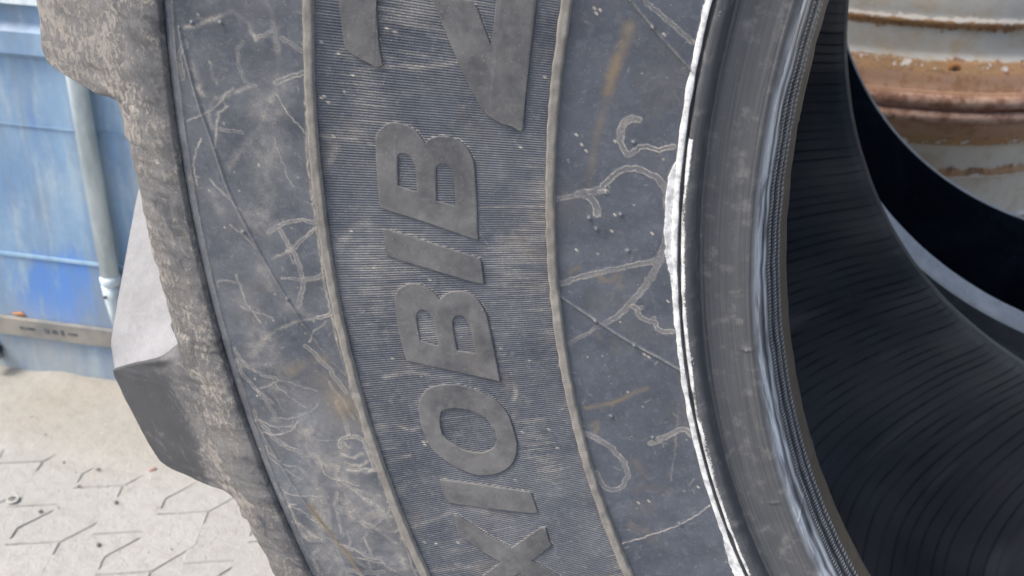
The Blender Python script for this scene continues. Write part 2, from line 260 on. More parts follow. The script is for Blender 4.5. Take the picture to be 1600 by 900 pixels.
def thing(name, label, cat, loc=(0, 0, 0), rz=0.0, group=None):
    o = bpy.data.objects.new(name, None); o.empty_display_size = 0.05
    link(o); o.location = loc; o.rotation_euler = (0, 0, rz)
    o['label'] = label; o['category'] = cat
    if group: o['group'] = group
    return o

def tag(o, label, cat, group=None):
    o['label'] = label; o['category'] = cat
    if group: o['group'] = group
    return o

def mesh_np(name, V, F, mat, parent=None, smooth=True, attrs=None, uv=None, loc=None):
    """V (n,3) float, F (m,4) int -> one linked mesh object"""
    me = bpy.data.meshes.new(name)
    V = np.asarray(V, np.float32); F = np.asarray(F, np.int32); k = F.shape[1]
    me.vertices.add(len(V)); me.vertices.foreach_set('co', V.ravel())
    me.loops.add(F.size); me.loops.foreach_set('vertex_index', F.ravel())
    me.polygons.add(len(F))
    me.polygons.foreach_set('loop_start', np.arange(0, F.size, k, dtype=np.int32))
    me.polygons.foreach_set('loop_total', np.full(len(F), k, np.int32))
    me.polygons.foreach_set('use_smooth', np.full(len(F), smooth))
    if uv is not None:
        l = me.uv_layers.new(name='UVMap'); l.data.foreach_set('uv', np.asarray(uv, np.float32)[F.ravel()].ravel())
    for n, a in (attrs or {}).items():
        at = me.attributes.new(n, 'FLOAT', 'POINT'); at.data.foreach_set('value', np.asarray(a, np.float32).ravel())
    me.update(calc_edges=True); me.validate()
    if mat: me.materials.append(mat)
    o = bpy.data.objects.new(name, me); link(o, parent)
    if loc is not None: o.location = loc
    return o

def grid_faces(n, m, wrap=False, flip=False):
    i = np.arange(n - 1)[:, None]; j = np.arange(m if wrap else m - 1)[None, :]
    a = i * m + j; b = i * m + (j + 1) % m; c = (i + 1) * m + (j + 1) % m; d = (i + 1) * m + j
    F = np.stack([a, d, c, b] if flip else [a, b, c, d], -1)
    return F.reshape(-1, 4)

def bm_obj(name, bm, mat, parent=None, smooth=False, bevel=0.0):
    if bevel > 0:
        bmesh.ops.bevel(bm, geom=[e for e in bm.edges if e.calc_face_angle(0) > 0.6], offset=bevel, segments=2, affect='EDGES', profile=0.5)
    bmesh.ops.recalc_face_normals(bm, faces=bm.faces)
    me = bpy.data.meshes.new(name); bm.to_mesh(me); bm.free()
    if smooth:
        me.polygons.foreach_set('use_smooth', [True] * len(me.polygons))
    me.materials.append(mat)
    return link(bpy.data.objects.new(name, me), parent)

def bm_box(bm, x0, x1, y0, y1, z0, z1):
    v = [bm.verts.new((x, y, z)) for x in (x0, x1) for y in (y0, y1) for z in (z0, z1)]
    for f in ((0, 1, 3, 2), (4, 6, 7, 5), (0, 4, 5, 1), (2, 3, 7, 6), (0, 2, 6, 4), (1, 5, 7, 3)):
        bm.faces.new([v[i] for i in f])
    return bm

def bm_lathe(bm, prof, n=32, origin=(0, 0, 0), axis='Z', closed=False):
    rings = []
    for r, h in prof:
        ring = []
        for k in range(n):
            a = 2 * math.pi * k / n
            x, y = r * math.cos(a), r * math.sin(a)
            p = (x, y, h) if axis == 'Z' else (x, h, y)
            ring.append(bm.verts.new((origin[0] + p[0], origin[1] + p[1], origin[2] + p[2])))
        rings.append(ring)
    for a, b in zip(rings, rings[1:] + ([rings[0]] if closed else [])):
        for k in range(n):
            bm.faces.new((a[k], a[(k + 1) % n], b[(k + 1) % n], b[k]))
    if not closed:
        bm.faces.new(rings[0][::-1]); bm.faces.new(rings[-1])
    return bm

def vnoise(n, m, a, b, seed):
    """smooth value noise on an n x m grid with a x b cells, 0..1"""
    g = np.random.default_rng(seed).random((a + 2, b + 2))
    y = np.linspace(0, a, n); x = np.linspace(0, b, m)
    yi = y.astype(int); xi = x.astype(int); fy = y - yi; fx = x - xi
    fy = fy * fy * (3 - 2 * fy); fx = fx * fx * (3 - 2 * fx)
    g0 = g[yi][:, xi]; g1 = g[yi][:, xi + 1]; g2 = g[yi + 1][:, xi]; g3 = g[yi + 1][:, xi + 1]
    fx = fx[None]; fy = fy[:, None]
    return (g0 * (1 - fx) + g1 * fx) * (1 - fy) + (g2 * (1 - fx) + g3 * fx) * fy

def sstep(x, a, b):
    t = np.clip((x - a) / (b - a), 0, 1); return t * t * (3 - 2 * t)

# ------------------------------------------------------------------ materials
class NT:
    def __init__(self, name):
        self.m = bpy.data.materials.new(name); self.m.use_nodes = True
        self.t = self.m.node_tree; self.b = self.t.nodes['Principled BSDF']
        self.tc = self.t.nodes.new('ShaderNodeTexCoord')
    def n(self, kind, **kw):
        x = self.t.nodes.new('ShaderNode' + kind)
        for k, v in kw.items(): setattr(x, k, v)
        return x
    def set(self, sock, v):
        if hasattr(v, 'is_output') or isinstance(v, bpy.types.NodeSocket): self.t.links.new(v, sock)
        else:
            if isinstance(v, tuple) and len(v) == 3 and sock.type == 'RGBA': v = (*v, 1)
            sock.default_value = v
    def noise(self, scale, detail=5, rough=0.6, vec=None, stretch=None, dist=0.0):
        x = self.n('TexNoise'); x.inputs['Scale'].default_value = scale; x.inputs['Detail'].default_value = detail
        x.inputs['Roughness'].default_value = rough; x.inputs['Distortion'].default_value = dist
        v = vec or self.tc.outputs['Object']
        if stretch:
            mp = self.n('Mapping'); mp.inputs['Scale'].default_value = stretch; self.t.links.new(v, mp.inputs['Vector']); v = mp.outputs[0]
        self.t.links.new(v, x.inputs['Vector']); return x.outputs[0]
    def math(self, op, a, b=0.0, c=0.0, clamp=False):
        x = self.n('Math', operation=op, use_clamp=clamp)
        self.set(x.inputs[0], a); self.set(x.inputs[1], b)
        if op in ('MULTIPLY_ADD', 'COMPARE'): self.set(x.inputs[2], c)
        return x.outputs[0]
    def rng(self, v, a, b, c=0.0, d=1.0, smooth=True):
        x = self.n('MapRange'); x.interpolation_type = 'SMOOTHSTEP' if smooth else 'LINEAR'
        self.set(x.inputs[0], v)
        for i, q in enumerate((a, b, c, d)): x.inputs[i + 1].default_value = q
        return x.outputs[0]
    def mix(self, f, a, b, mode='MIX'):
        x = self.n('Mix', data_type='RGBA', blend_type=mode)
        self.set(x.inputs[0], f); self.set(x.inputs[6], a); self.set(x.inputs[7], b)
        return x.outputs[2]
    def attr(self, name):
        x = self.n('Attribute', attribute_name=name); return x.outputs['Fac']
    def bump(self, h, dist, strength=1.0, normal=None):
        x = self.n('Bump'); x.inputs['Strength'].default_value = strength; x.inputs['Distance'].default_value = dist
        self.t.links.new(h, x.inputs['Height'])
        if normal is not None: self.t.links.new(normal, x.inputs['Normal'])
        return x.outputs[0]
    def done(self, col, rough, normal=None, metal=0.0, spec=0.5):
        self.set(self.b.inputs['Base Color'], col); self.set(self.b.inputs['Roughness'], rough)
        self.set(self.b.inputs['Metallic'], metal); self.b.inputs['Specular IOR Level'].default_value = spec
        if normal is not None: self.t.links.new(normal, self.b.inputs['Normal'])
        return self.m

def rubber(name, base=(0.042, 0.046, 0.053), dust=(0.27, 0.255, 0.235), level=0.2, amp=0.5, s1=9.0, s2=60.0, flake=0.0,
           attrs=False, grain=0.00025, rough=(0.5, 0.9), fine=0.25, spec=0.5, brown=0.15, mott=0.10):
    k = NT(name)
    n1 = k.noise(s1, 7, 0.62, dist=0.4); n2 = k.noise(s2, 6, 0.65); n3 = k.noise(420, 3, 0.6); n4 = k.noise(26, 5, 0.7)
    f = k.math('MULTIPLY_ADD', k.math('SUBTRACT', n1, 0.5), amp * 1.6, level)
    f = k.math('MULTIPLY_ADD', k.math('SUBTRACT', n2, 0.5), amp * 0.9, f)
    f = k.math('MULTIPLY_ADD', k.math('SUBTRACT', n3, 0.5), fine, f, clamp=True)
    f = k.math('MAXIMUM', f, 0.0); 
    col = k.mix(k.math('MINIMUM', f, 1.0), base, dust)
    mo = k.rng(k.noise(230, 6, 0.72, dist=0.6), 0.53, 0.60); mo2 = k.rng(k.noise(150, 7, 0.75, dist=0.8, stretch=(1, 1, 1.7)), 0.56, 0.62)
    col = k.mix(k.math('MULTIPLY', mo, mott), col, tuple(min(1, c * 1.25 + 0.02) for c in dust)); col = k.mix(k.math('MULTIPLY', mo2, mott * 1.1), col, tuple(c * 0.8 for c in base))
    sp = k.rng(k.noise(1100, 2, 0.5), 0.70, 0.76); col = k.mix(k.math('MULTIPLY', sp, 0.55), col, (0.36, 0.35, 0.33))
    # brownish film in broad faint clouds
    bf = k.rng(n4, 0.52, 0.72, 0.0, brown)
    col = k.mix(bf, col, (0.16, 0.115, 0.075))
    h = k.math('MULTIPLY_ADD', n3, 0.5, n2)
    if flake > 0:
        cl = k.rng(k.math('MULTIPLY_ADD', k.math('SUBTRACT', k.noise(42, 7, 0.72, dist=0.8), 0.5), 5.0, k.attr('settled')), -0.95, 0.0, 0.95, 0.0); col = k.mix(cl, col, k.mix(n2, (0.024, 0.026, 0.031), (0.05, 0.051, 0.056)))                                                     # dried mud flakes that partly cover the rubber
        fl = k.noise(290, 8, 0.72, dist=0.4, stretch=(1, 1, 0.75)); f2 = k.noise(16, 7, 0.72)
        m = k.rng(k.math('ADD', k.math('MULTIPLY', k.attr('settled'), 0.06), k.math('MULTIPLY_ADD', k.math('SUBTRACT', f2, 0.5), 0.8, fl)), 0.46, 0.63)
        m = k.math('MULTIPLY', k.math('MULTIPLY', m, flake), k.math('SUBTRACT', 1.0, cl))
        col = k.mix(m, col, k.mix(k.noise(190, 4, 0.7), (0.16, 0.145, 0.125), (0.37, 0.335, 0.285)))
        h = k.math('MULTIPLY_ADD', m, 1.4, h); f = k.math('ADD', f, m)
    if attrs:
        nb = k.noise(900, 4, 0.7)
        d = k.attr('dust'); d = k.math('MULTIPLY', d, k.rng(nb, 0.30, 0.62, 0.35, 1.15)); d = k.math('MINIMUM', d, 1.0)
        col = k.mix(d, col, k.mix(n2, (0.33, 0.29, 0.235), (0.46, 0.42, 0.36)))
        col = k.mix(k.math('MULTIPLY', k.attr('brown'), k.rng(n2, 0.3, 0.6, 0.5, 1.0)), col, (0.19, 0.14, 0.085))
        c = k.attr('chalk'); c = k.rng(k.math('MULTIPLY_ADD', k.math('SUBTRACT', nb, 0.5), 0.9, c), 0.38, 0.62)
        col = k.mix(c, col, k.mix(k.rng(k.noise(150, 6, 0.7), 0.34, 0.60), (0.33, 0.33, 0.33), (0.62, 0.62, 0.605)))
        f = k.math('ADD', k.math('ADD', f, d), c); h = k.math('MULTIPLY_ADD', k.math('ADD', d, c), 0.6, h)
    ro = k.math('MULTIPLY_ADD', k.math('MINIMUM', f, 1.0), rough[1] - rough[0], rough[0])
    return k.done(col, ro, k.bump(h, grain, 1.0), spec=spec)

M_SIDE = rubber('sidewall_rubber', base=(0.036, 0.043, 0.057), dust=(0.170, 0.182, 0.204), level=0.20, amp=0.5, s1=11, attrs=True, grain=0.00022, rough=(0.5, 0.85), fine=0.22)
M_SIDE2 = rubber('outer_sidewall_rubber', base=(0.042, 0.050, 0.064), dust=(0.225, 0.226, 0.232), level=0.21, amp=0.7, s1=12, attrs=True, grain=0.00025, rough=(0.5, 0.88), fine=0.25)
M_RIBBED = rubber('ribbed_rubber', base=(0.030, 0.038, 0.054), dust=(0.235, 0.238, 0.242), level=0.15, amp=0.5, s1=16, attrs=True, grain=0.0001, rough=(0.45, 0.9), fine=0.2, brown=0.25)
M_RIB = rubber('rib_rubber', base=(0.075, 0.072, 0.068), dust=(0.33, 0.30, 0.255), level=0.46, amp=0.6, s1=20, s2=140, grain=0.0003, fine=0.3)
M_LETTER = rubber('letter_rubber', base=(0.058, 0.059, 0.063), dust=(0.188, 0.181, 0.172), level=0.27, amp=1.05, s1=22, s2=110, grain=0.00012, fine=0.18)
M_SHOULDER = rubber('shoulder_rubber', base=(0.055, 0.056, 0.060), dust=(0.215, 0.205, 0.195), level=0.24, amp=0.75, s1=12, flake=0.62, grain=0.0003, fine=0.3)
M_TREAD = rubber('tread_rubber', base=(0.07, 0.07, 0.073), dust=(0.30, 0.285, 0.26), level=0.38, amp=0.5, s1=10, flake=0.35, grain=0.0005)
M_FLANK = rubber('lug_flank_rubber', base=(0.10, 0.10, 0.105), dust=(0.27, 0.272, 0.28), level=0.50, amp=0.5, s1=30, s2=120, grain=0.0003, fine=0.2)
M_PLAIN = rubber('plain_rubber', base=(0.045, 0.048, 0.053), dust=(0.22, 0.21, 0.2), level=0.2, amp=0.4)

def bead_mat():
    k = NT('bead_rubber'); uv = k.tc.outputs['UV']
    st = k.noise(1.0, 5, 0.65, vec=uv, stretch=(9, 900, 1)); st2 = k.noise(1.0, 4, 0.6, vec=uv, stretch=(60, 1600, 1)); n2 = k.noise(120, 6, 0.65); nb = k.noise(900, 4, 0.7)
    col = k.mix(k.rng(st, 0.25, 0.8), (0.042, 0.045, 0.050), (0.086, 0.088, 0.092))
    col = k.mix(k.math('MULTIPLY', k.rng(n2, 0.5, 0.75), 0.5), col, (0.20, 0.19, 0.18))
    col = k.mix(k.math('MULTIPLY', k.attr('brown'), k.rng(st2, 0.3, 0.6, 0.45, 1.0)), col, (0.125, 0.10, 0.065))
    wet = k.attr('gloss')
    col = k.mix(wet, col, k.mix(k.rng(st2, 0.45, 0.75, 0, 0.45), (0.022, 0.024, 0.028), (0.22, 0.22, 0.22)))
    sh = k.math('MULTIPLY', k.attr('painted_glint'), k.rng(st2, 0.25, 0.60, 0.6, 1.0)); col = k.mix(k.math('MINIMUM', sh, 1.0), col, (0.82, 0.85, 0.88))
    c = k.rng(k.math('MULTIPLY_ADD', k.math('SUBTRACT', nb, 0.5), 0.9, k.attr('chalk')), 0.38, 0.62)
    col = k.mix(c, col, k.mix(k.rng(k.noise(150, 6, 0.7), 0.34, 0.60), (0.33, 0.33, 0.33), (0.62, 0.62, 0.605)))
    ro = k.math('MULTIPLY_ADD', wet, -0.34, k.rng(st, 0.3, 0.7, 0.42, 0.6)); ro = k.math('MAXIMUM', ro, k.math('MULTIPLY', c, 0.85))
    h = k.math('MULTIPLY_ADD', st2, 0.6, k.math('MULTIPLY', n2, 0.6))
    return k.done(col, ro, k.bump(h, 0.0002, 0.9))
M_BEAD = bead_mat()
M_BEAD3 = rubber('far_bead_rubber', base=(0.06, 0.06, 0.062), dust=(0.36, 0.33, 0.28), level=0.3, amp=0.6)
M_BEAD2 = rubber('sunlit_tinted_bead_rubber', base=(0.22, 0.22, 0.225), dust=(0.86, 0.85, 0.82), level=0.85, amp=0.7, s1=14, rough=(0.5, 0.8))  # near-white colour gives the second tyre's bead its sunlit brightness

def liner_mat():
    k = NT('liner_rubber')
    n1 = k.noise(5, 6, 0.65, dist=0.8); n2 = k.noise(70, 5, 0.6)
    col = k.mix(k.rng(n1, 0.42, 0.72), (0.009, 0.013, 0.025), (0.030, 0.038, 0.060))
    col = k.mix(k.rng(k.noise(3.1, 8, 0.7, dist=1.5), 0.62, 0.70, 0, 0.6), col, (0.010, 0.011, 0.013))
    col = k.mix(k.attr('dust'), col, (0.26, 0.25, 0.235)); uv = k.tc.outputs['UV']; col = k.mix(k.rng(k.noise(1.0, 4, 0.7, vec=uv, stretch=(6, 160, 1)), 0.56, 0.75, 0, 0.15), col, (0.11, 0.125, 0.15)); col = k.mix(k.rng(k.noise(210, 4, 0.7), 0.66, 0.73, 0, 0.6), col, (0.25, 0.24, 0.23)); col = k.mix(k.math('MULTIPLY', k.attr('groove'), k.rng(n2, 0.3, 0.7, 0.5, 0.75)), col, (0.004, 0.013, 0.015))
    return k.done(col, k.rng(n2, 0.3, 0.7, 0.55, 0.75), k.bump(k.math('MULTIPLY_ADD', n1, 2.0, n2), 0.0005, 0.8), spec=0.16)
M_LINER = liner_mat()

# ------------------------------------------------------------------ the setting: ground
def ground_mat():
    k = NT('sandy_dust'); v = k.n('NewGeometry').outputs['Position']
    n1 = k.noise(4.5, 6, 0.6, vec=v); n2 = k.noise(45, 6, 0.7, vec=v); n3 = k.noise(260, 4, 0.7, vec=v); sp = k.n('SeparateXYZ'); k.t.links.new(v, sp.inputs[0])
    dd = k.math('ADD', k.math('MULTIPLY', sp.outputs[0], -0.174), k.math('MULTIPLY', sp.outputs[1], 0.985))        # towards the container
    far = k.rng(k.math('MULTIPLY_ADD', k.math('SUBTRACT', n1, 0.5), 0.25, dd), 0.50, 0.68)
    col = k.mix(far, (0.345, 0.34, 0.325), (0.31, 0.288, 0.242))
    col = k.mix(k.rng(n1, 0.35, 0.7, 0, 0.5), col, (0.35, 0.342, 0.32))
    col = k.mix(k.rng(n2, 0.42, 0.75, 0, 0.5), col, (0.245, 0.225, 0.188))
    col = k.mix(k.rng(n3, 0.60, 0.70, 0, 0.7), col, (0.46, 0.455, 0.43))
    col = k.mix(k.rng(k.noise(130, 5, 0.7, vec=v), 0.64, 0.72, 0, 0.55), col, (0.16, 0.145, 0.12))
    oi = k.n('ObjectInfo'); col = k.mix(k.rng(oi.outputs['Random'], 0, 1, 0, 0.16), col, (0.24, 0.235, 0.225))
    return k.done(col, 0.95, k.bump(k.math('MULTIPLY_ADD', n3, 0.5, n2), 0.005, 0.9), spec=0.2)
M_SAND = ground_mat()
M_PAVER = M_SAND

ax = np.concatenate([[-40, -20, -10, -5, -3.2], np.arange(-2.4, -0.7, 0.008), [-0.4, 0, 0.5, 1, 2, 4, 8, 16, 40]])
ay = np.concatenate([[-40, -20, -10, -5, -2, -1], np.arange(-0.35, 0.75, 0.008), [1, 1.5, 2, 3, 5, 10, 20, 40]])
GX, GY = np.meshgrid(ax, ay, indexing='ij')
nz = vnoise(len(ax), len(ay), 22, 16, 3) * 0.6 + vnoise(len(ax), len(ay), 60, 45, 4) * 0.4
nf = vnoise(len(ax), len(ay), 110, 80, 5)
inner = (GX > -2.41) & (GX < -0.7) & (GY > -0.36) & (GY < 0.76)
d2w = (-1.787 - GX) * math.sin(math.radians(10)) + (GY - 0.498) * math.cos(math.radians(10))    # distance in front of the container wall (negative)
cover = sstep(d2w + 0.12 * (vnoise(len(ax), len(ay), 9, 7, 6) - 0.5), -0.27, -0.20)
GZ = np.where(inner, -0.0032 + 0.0016 * vnoise(len(ax), len(ay), 14, 10, 8) + 0.0006 * nf + 0.0068 * cover + 0.003 * cover * (nz - 0.5) + 0.008 * sstep(d2w, -0.07, 0.0) * nz, -0.003)
mesh_np('ground', np.stack([GX, GY, GZ], -1).reshape(-1, 3), grid_faces(len(ax), len(ay), flip=True), M_SAND)
ground = COL.objects['ground']; ground['kind'] = 'structure'

# interlocking zigzag pavers, each one a piece of the ground
def paver_mesh(flip):
    W, H, A, g = 0.0835, 0.145, 0.014, 0.0010
    s = -1 if flip else 1
    z = [0, 0.0725, 0.145]
    L = [(s * (-A), -H / 2), (s * A, 0.0), (s * (-A), H / 2)]
    sl = 0.021
    pts = [(x - W / 2 + g, y - sl + (g if i == 0 else (-g if i == 2 else 0))) for i, (x, y) in enumerate(L)]
    pts2 = [(x + W / 2 - g, y + sl + (g if i == 0 else (-g if i == 2 else 0))) for i, (x, y) in enumerate(L)]
    ring = pts2 + pts[::-1]
    bm = bmesh.new()
    top = [bm.verts.new((x * 0.966, y * 0.980, 0.0)) for x, y in ring]
    mid = [bm.verts.new((x, y, -0.0018)) for x, y in ring]
    bot = [bm.verts.new((x, y, -0.03)) for x, y in ring]
    bm.faces.new(top)
    for a, b in ((top, mid), (mid, bot)):
        for i in range(len(ring)):
            j = (i + 1) % len(ring); bm.faces.new((a[i], b[i], b[j], a[j]))
    bmesh.ops.recalc_face_normals(bm, faces=bm.faces)
    me = bpy.data.meshes.new('paver'); bm.to_mesh(me); bm.free(); me.materials.append(M_PAVER); return me
PM = [paver_mesh(False), paver_mesh(True)]
for ci in range(-7, 12):
    x = -1.4965 + 0.0835 * ci
    for rj in range(-5, 4):
        y = 0.186 + 0.145 * rj + (0.0725 if ci % 2 else 0.0)
        if (-1.787 - x) * 0.174 + (y - 0.498) * 0.985 > -0.10: continue
        o = link(bpy.data.objects.new('paver', PM[ci % 2]), ground)
        o.location = (x, y, 0.0004 + random.uniform(-0.0004, 0.0004)); o.rotation_euler = (random.uniform(-.004, .004), random.uniform(-.004, .004), random.uniform(-.008, .008))

# ------------------------------------------------------------------ the container behind
WE = Vector((math.cos(math.radians(10)), math.sin(math.radians(10)), 0))
def wall_mat():
    k = NT('weathered_blue_paint'); ob = k.tc.outputs['Object']
    n1 = k.noise(3.2, 6, 0.6, stretch=(1.0, 1.0, 0.55)); n2 = k.noise(14, 6, 0.65, stretch=(1.6, 1, 0.45)); n3 = k.noise(90, 5, 0.6)
    n4 = k.noise(7, 6, 0.6, stretch=(2.2, 1, 0.35))
    col = k.mix(k.rng(n1, 0.38, 0.66), (0.115, 0.215, 0.365), (0.24, 0.36, 0.49))
    col = k.mix(k.rng(n2, 0.46, 0.70, 0, 0.8), col, (0.33, 0.41, 0.46))
    col = k.mix(k.rng(n4, 0.53, 0.68, 0, 0.9), col, (0.075, 0.185, 0.43))
    sep = k.n('SeparateXYZ'); k.t.links.new(ob, sep.inputs[0])
    # a worn deep blue patch low on the panel and a grimy band near the ground
    vm = k.n('VectorMath', operation='DISTANCE'); mp = k.n('Mapping'); mp.inputs['Scale'].default_value = (1.0, 1.0, 1.0); k.t.links.new(ob, mp.inputs[0])
    k.t.links.new(mp.outputs[0], vm.inputs[0]); vm.inputs[1].default_value = (0.035, 0.0, 0.185)
    dpt = k.rng(k.math('ADD', k.math('MULTIPLY_ADD', k.math('SUBTRACT', n2, 0.5), 0.30, vm.outputs['Value']), k.math('MULTIPLY', k.math('SUBTRACT', n4, 0.5), 0.25)), 0.03, 0.10, 0.8, 0.0)
    col = k.mix(dpt, col, (0.06, 0.20, 0.55))
    col = k.mix(k.rng(k.noise(6, 8, 0.72, stretch=(2.5, 1, 0.3)), 0.47, 0.66, 0, 0.6), col, (0.20, 0.225, 0.225)); low = k.rng(k.math('MULTIPLY_ADD', k.math('SUBTRACT', n2, 0.5), 0.25, sep.outputs[2]), 0.02, 0.22, 0.85, 0.0)
    grime = k.mix(n1, (0.40, 0.385, 0.32), (0.30, 0.33, 0.34))
    col = k.mix(k.math('MULTIPLY', low, k.rng(n4, 0.35, 0.6, 1.0, 0.45)), col, grime)
    col = k.mix(k.rng(k.noise(9, 8, 0.75), 0.68, 0.74, 0, 0.8), col, (0.30, 0.17, 0.09))
    col = k.mix(k.rng(n3, 0.3, 0.7, 0, 0.12), col, (0.12, 0.14, 0.16))
    return k.done(col, k.rng(n2, 0.3, 0.7, 0.45, 0.7), k.bump(k.math('MULTIPLY_ADD', n1, 4.0, n3), 0.0006, 0.7))
M_WALL = wall_mat()
def simple(name, c1, c2, scale=20, rough=0.6, bump=0.0006, metal=0.0, stretch=None):
    k = NT(name); n = k.noise(scale, 6, 0.65, stretch=stretch); n2 = k.noise(scale * 8, 4, 0.6)
    return k.done(k.mix(k.rng(n, 0.35, 0.68), c1, c2), k.rng(n2, 0.3, 0.7, rough - 0.08, rough + 0.1), k.bump(k.math('MULTIPLY_ADD', n2, 0.5, n), bump, 0.8), metal=metal)
M_ROD = simple('pale_blue_paint', (0.40, 0.48, 0.50), (0.64, 0.71, 0.73), 26, 0.55, stretch=(1, 1, 0.35))
M_SEAM = simple('faded_blue_paint', (0.20, 0.33, 0.47), (0.30, 0.43, 0.54), 20, 0.6)
M_RAIL = simple('grimy_rail_paint', (0.15, 0.15, 0.145), (0.27, 0.25, 0.21), 12, 0.75)
M_DARK = simple('dark_grime', (0.02, 0.02, 0.02), (0.06, 0.05, 0.045), 40, 0.8)
M_RUSTY = simple('orange_rust', (0.30, 0.12, 0.04), (0.42, 0.20, 0.08), 60, 0.85)
M_MARK = simple('worn_black_marking', (0.035, 0.04, 0.045), (0.14, 0.145, 0.15), 90, 0.8)
M_STEEL = simple('dull_steel', (0.42, 0.42, 0.40), (0.52, 0.52, 0.5), 80, 0.5, metal=0.4)

ctn = thing('container', 'weathered blue steel container with grimy lower rail standing on the sandy ground', 'container', (-1.787, 0.498, 0.0), math.radians(10))
X0, X1 = -2.6, 0.43
# front panel drawn as a folded sheet: (offset in front, height)
fold = [(0, -0.03), (0, 0.1265 - 0.034), (0.0, 0.62), (0.0, 0.628), (0.014, 0.640), (0.014, 0.676), (0.002, 0.690), (0.0, 0.90), (0.0, 1.6), (0.0, 2.35)]
def folded(name, fold, x0, x1, mat, parent, depth=0.02):
    bm = bmesh.new()
    fr = [[bm.verts.new((x, -d, z)) for d, z in fold] for x in (x0, x1)]
    bk = [[bm.verts.new((x, depth, z)) for d, z in (fold[0], fold[-1])] for x in (x0, x1)]
    for i in range(len(fold) - 1): bm.faces.new((fr[0][i], fr[1][i], fr[1][i + 1], fr[0][i + 1]))
    bm.faces.new((bk[0][0], bk[0][1], bk[1][1], bk[1][0]))
    bm.faces.new((fr[0][0], bk[0][0], bk[1][0], fr[1][0])); bm.faces.new((fr[0][-1], fr[1][-1], bk[1][1], bk[0][1]))
    for s in (0, 1): bm.faces.new(fr[s] + bk[s][::-1])
    return bm_obj(name, bm, mat, parent)
folded('front_panel', fold, X0, X1, M_WALL, ctn)
bm = bmesh.new(); bm_box(bm, X1 - 0.02, X1, 0.022, 2.6, -0.02, 2.35); bm_obj('side_panel', bm, M_WALL, ctn)
bm = bmesh.new(); bm_box(bm, X0, X0 + 0.02, 0.022, 2.6, -0.02, 2.35); bm_obj('side_panel', bm, M_WALL, ctn)
bm = bmesh.new(); bm_box(bm, X0, X1, 2.602, 2.62, -0.02, 2.35); bm_obj('rear_panel', bm, M_WALL, ctn)
bm = bmesh.new(); bm_box(bm, X0, X1, -0.0, 2.62, 2.352, 2.38); bm_obj('roof', bm, M_WALL, ctn)
bm = bmesh.new(); bm_box(bm, X0, X1 + 0.002, -0.011, -0.001, 0.0915, 0.1275)
rail = bm_obj('rail', bm, M_RAIL, ctn, bevel=0.003)
bm = bmesh.new(); bm_box(bm, X0, X1, -0.0035, -0.0005, 0.2585, 0.2645); bm_obj('weld_seam', bm, M_SEAM, ctn, bevel=0.001)
bm = bmesh.new(); bm_box(bm, X0, X1, -0.0025, -0.0005, 0.512, 0.5145); bm_obj('weld_seam', bm, M_WALL, ctn, bevel=0.0006)
bm = bmesh.new(); bm_box(bm, X0, X1, -0.020, -0.0008, 0.722, 0.760); bm_obj('top_ledge', bm, M_ROD, ctn, bevel=0.003)
# worn stencil marks on the rail
for x, w, h in ((-0.047, 0.030, 0.0050), (-0.008, 0.009, 0.010), (0.0085, 0.010, 0.0085), (0.024, 0.006, 0.011), (0.045, 0.02, 0.004)):
    bm = bmesh.new(); bm_box(bm, x - w / 2, x + w / 2, -0.0118, -0.0105, 0.1105 - h / 2, 0.1105 + h / 2); bm_obj('paint_mark', bm, M_MARK, rail)
bm = bmesh.new(); bmesh.ops.create_icosphere(bm, subdivisions=2, radius=1.0)
for v in bm.verts: v.co = Vector((-0.066 + v.co.x * 0.014, -0.002 + v.co.y * 0.002, 0.134 + v.co.z * 0.004 * (1 + 0.4 * math.sin(v.co.x * 5))))
bm_obj('rust_patch', bm, M_RUSTY, ctn, True)
# the pale locking bar with its collar and bracket
lb = thing('locking_bar', 'pale blue upright locking bar with collar on the blue container', 'bar', (0, 0, 0))
lb.location = ctn.location; lb.rotation_euler = ctn.rotation_euler
bm = bmesh.new(); bm_lathe(bm, [(0.0158, 0.25), (0.0158, 1.5)], 28, (0.148, -0.020, 0)); bm_obj('bar', bm, M_ROD, lb, True)
bm = bmesh.new(); bm_lathe(bm, [(0.0160, 0.236), (0.0180, 0.240), (0.0182, 0.248), (0.0164, 0.253)], 28, (0.148, -0.020, 0)); bm_obj('collar', bm, M_ROD, lb, True)
bm = bmesh.new(); bm_lathe(bm, [(0.004, 0.150), (0.0075, 0.153), (0.0110, 0.180), (0.0145, 0.212), (0.0155, 0.2355)], 20, (0.146, -0.020, 0)); br = bm_obj('bracket', bm, M_ROD, lb, True)
bm = bmesh.new(); bm_lathe(bm, [(0.0032, -0.0362), (0.0032, -0.0335)], 14, (0.142, 0, 0.215), axis='Y'); bm_obj('hole', bm, M_DARK, br)
# hinge pin at the left edge
ht = thing('hinge', 'dull steel hinge pin low on the blue container near the ground', 'hinge'); ht.location = ctn.location; ht.rotation_euler = ctn.rotation_euler
bm = bmesh.new(); bm_lathe(bm, [(0.006, -0.040), (0.0085, -0.038), (0.0085, -0.004), (0.006, -0.001)], 18, (-0.131, 0, 0.064), axis='Y'); bm_obj('pin', bm, M_STEEL, ht, True)
bm = bmesh.new(); bm_lathe(bm, [(0.006, -0.034), (0.0075, -0.032), (0.0075, -0.002)], 18, (-0.126, 0, 0.036), axis='Y'); bm_obj('pin', bm, M_STEEL, ht, True)
bm = bmesh.new(); bm_box(bm, -0.139, -0.119, -0.012, -0.0005, 0.045, 0.0555); bm_obj('plate', bm, M_DARK, ht, bevel=0.002)

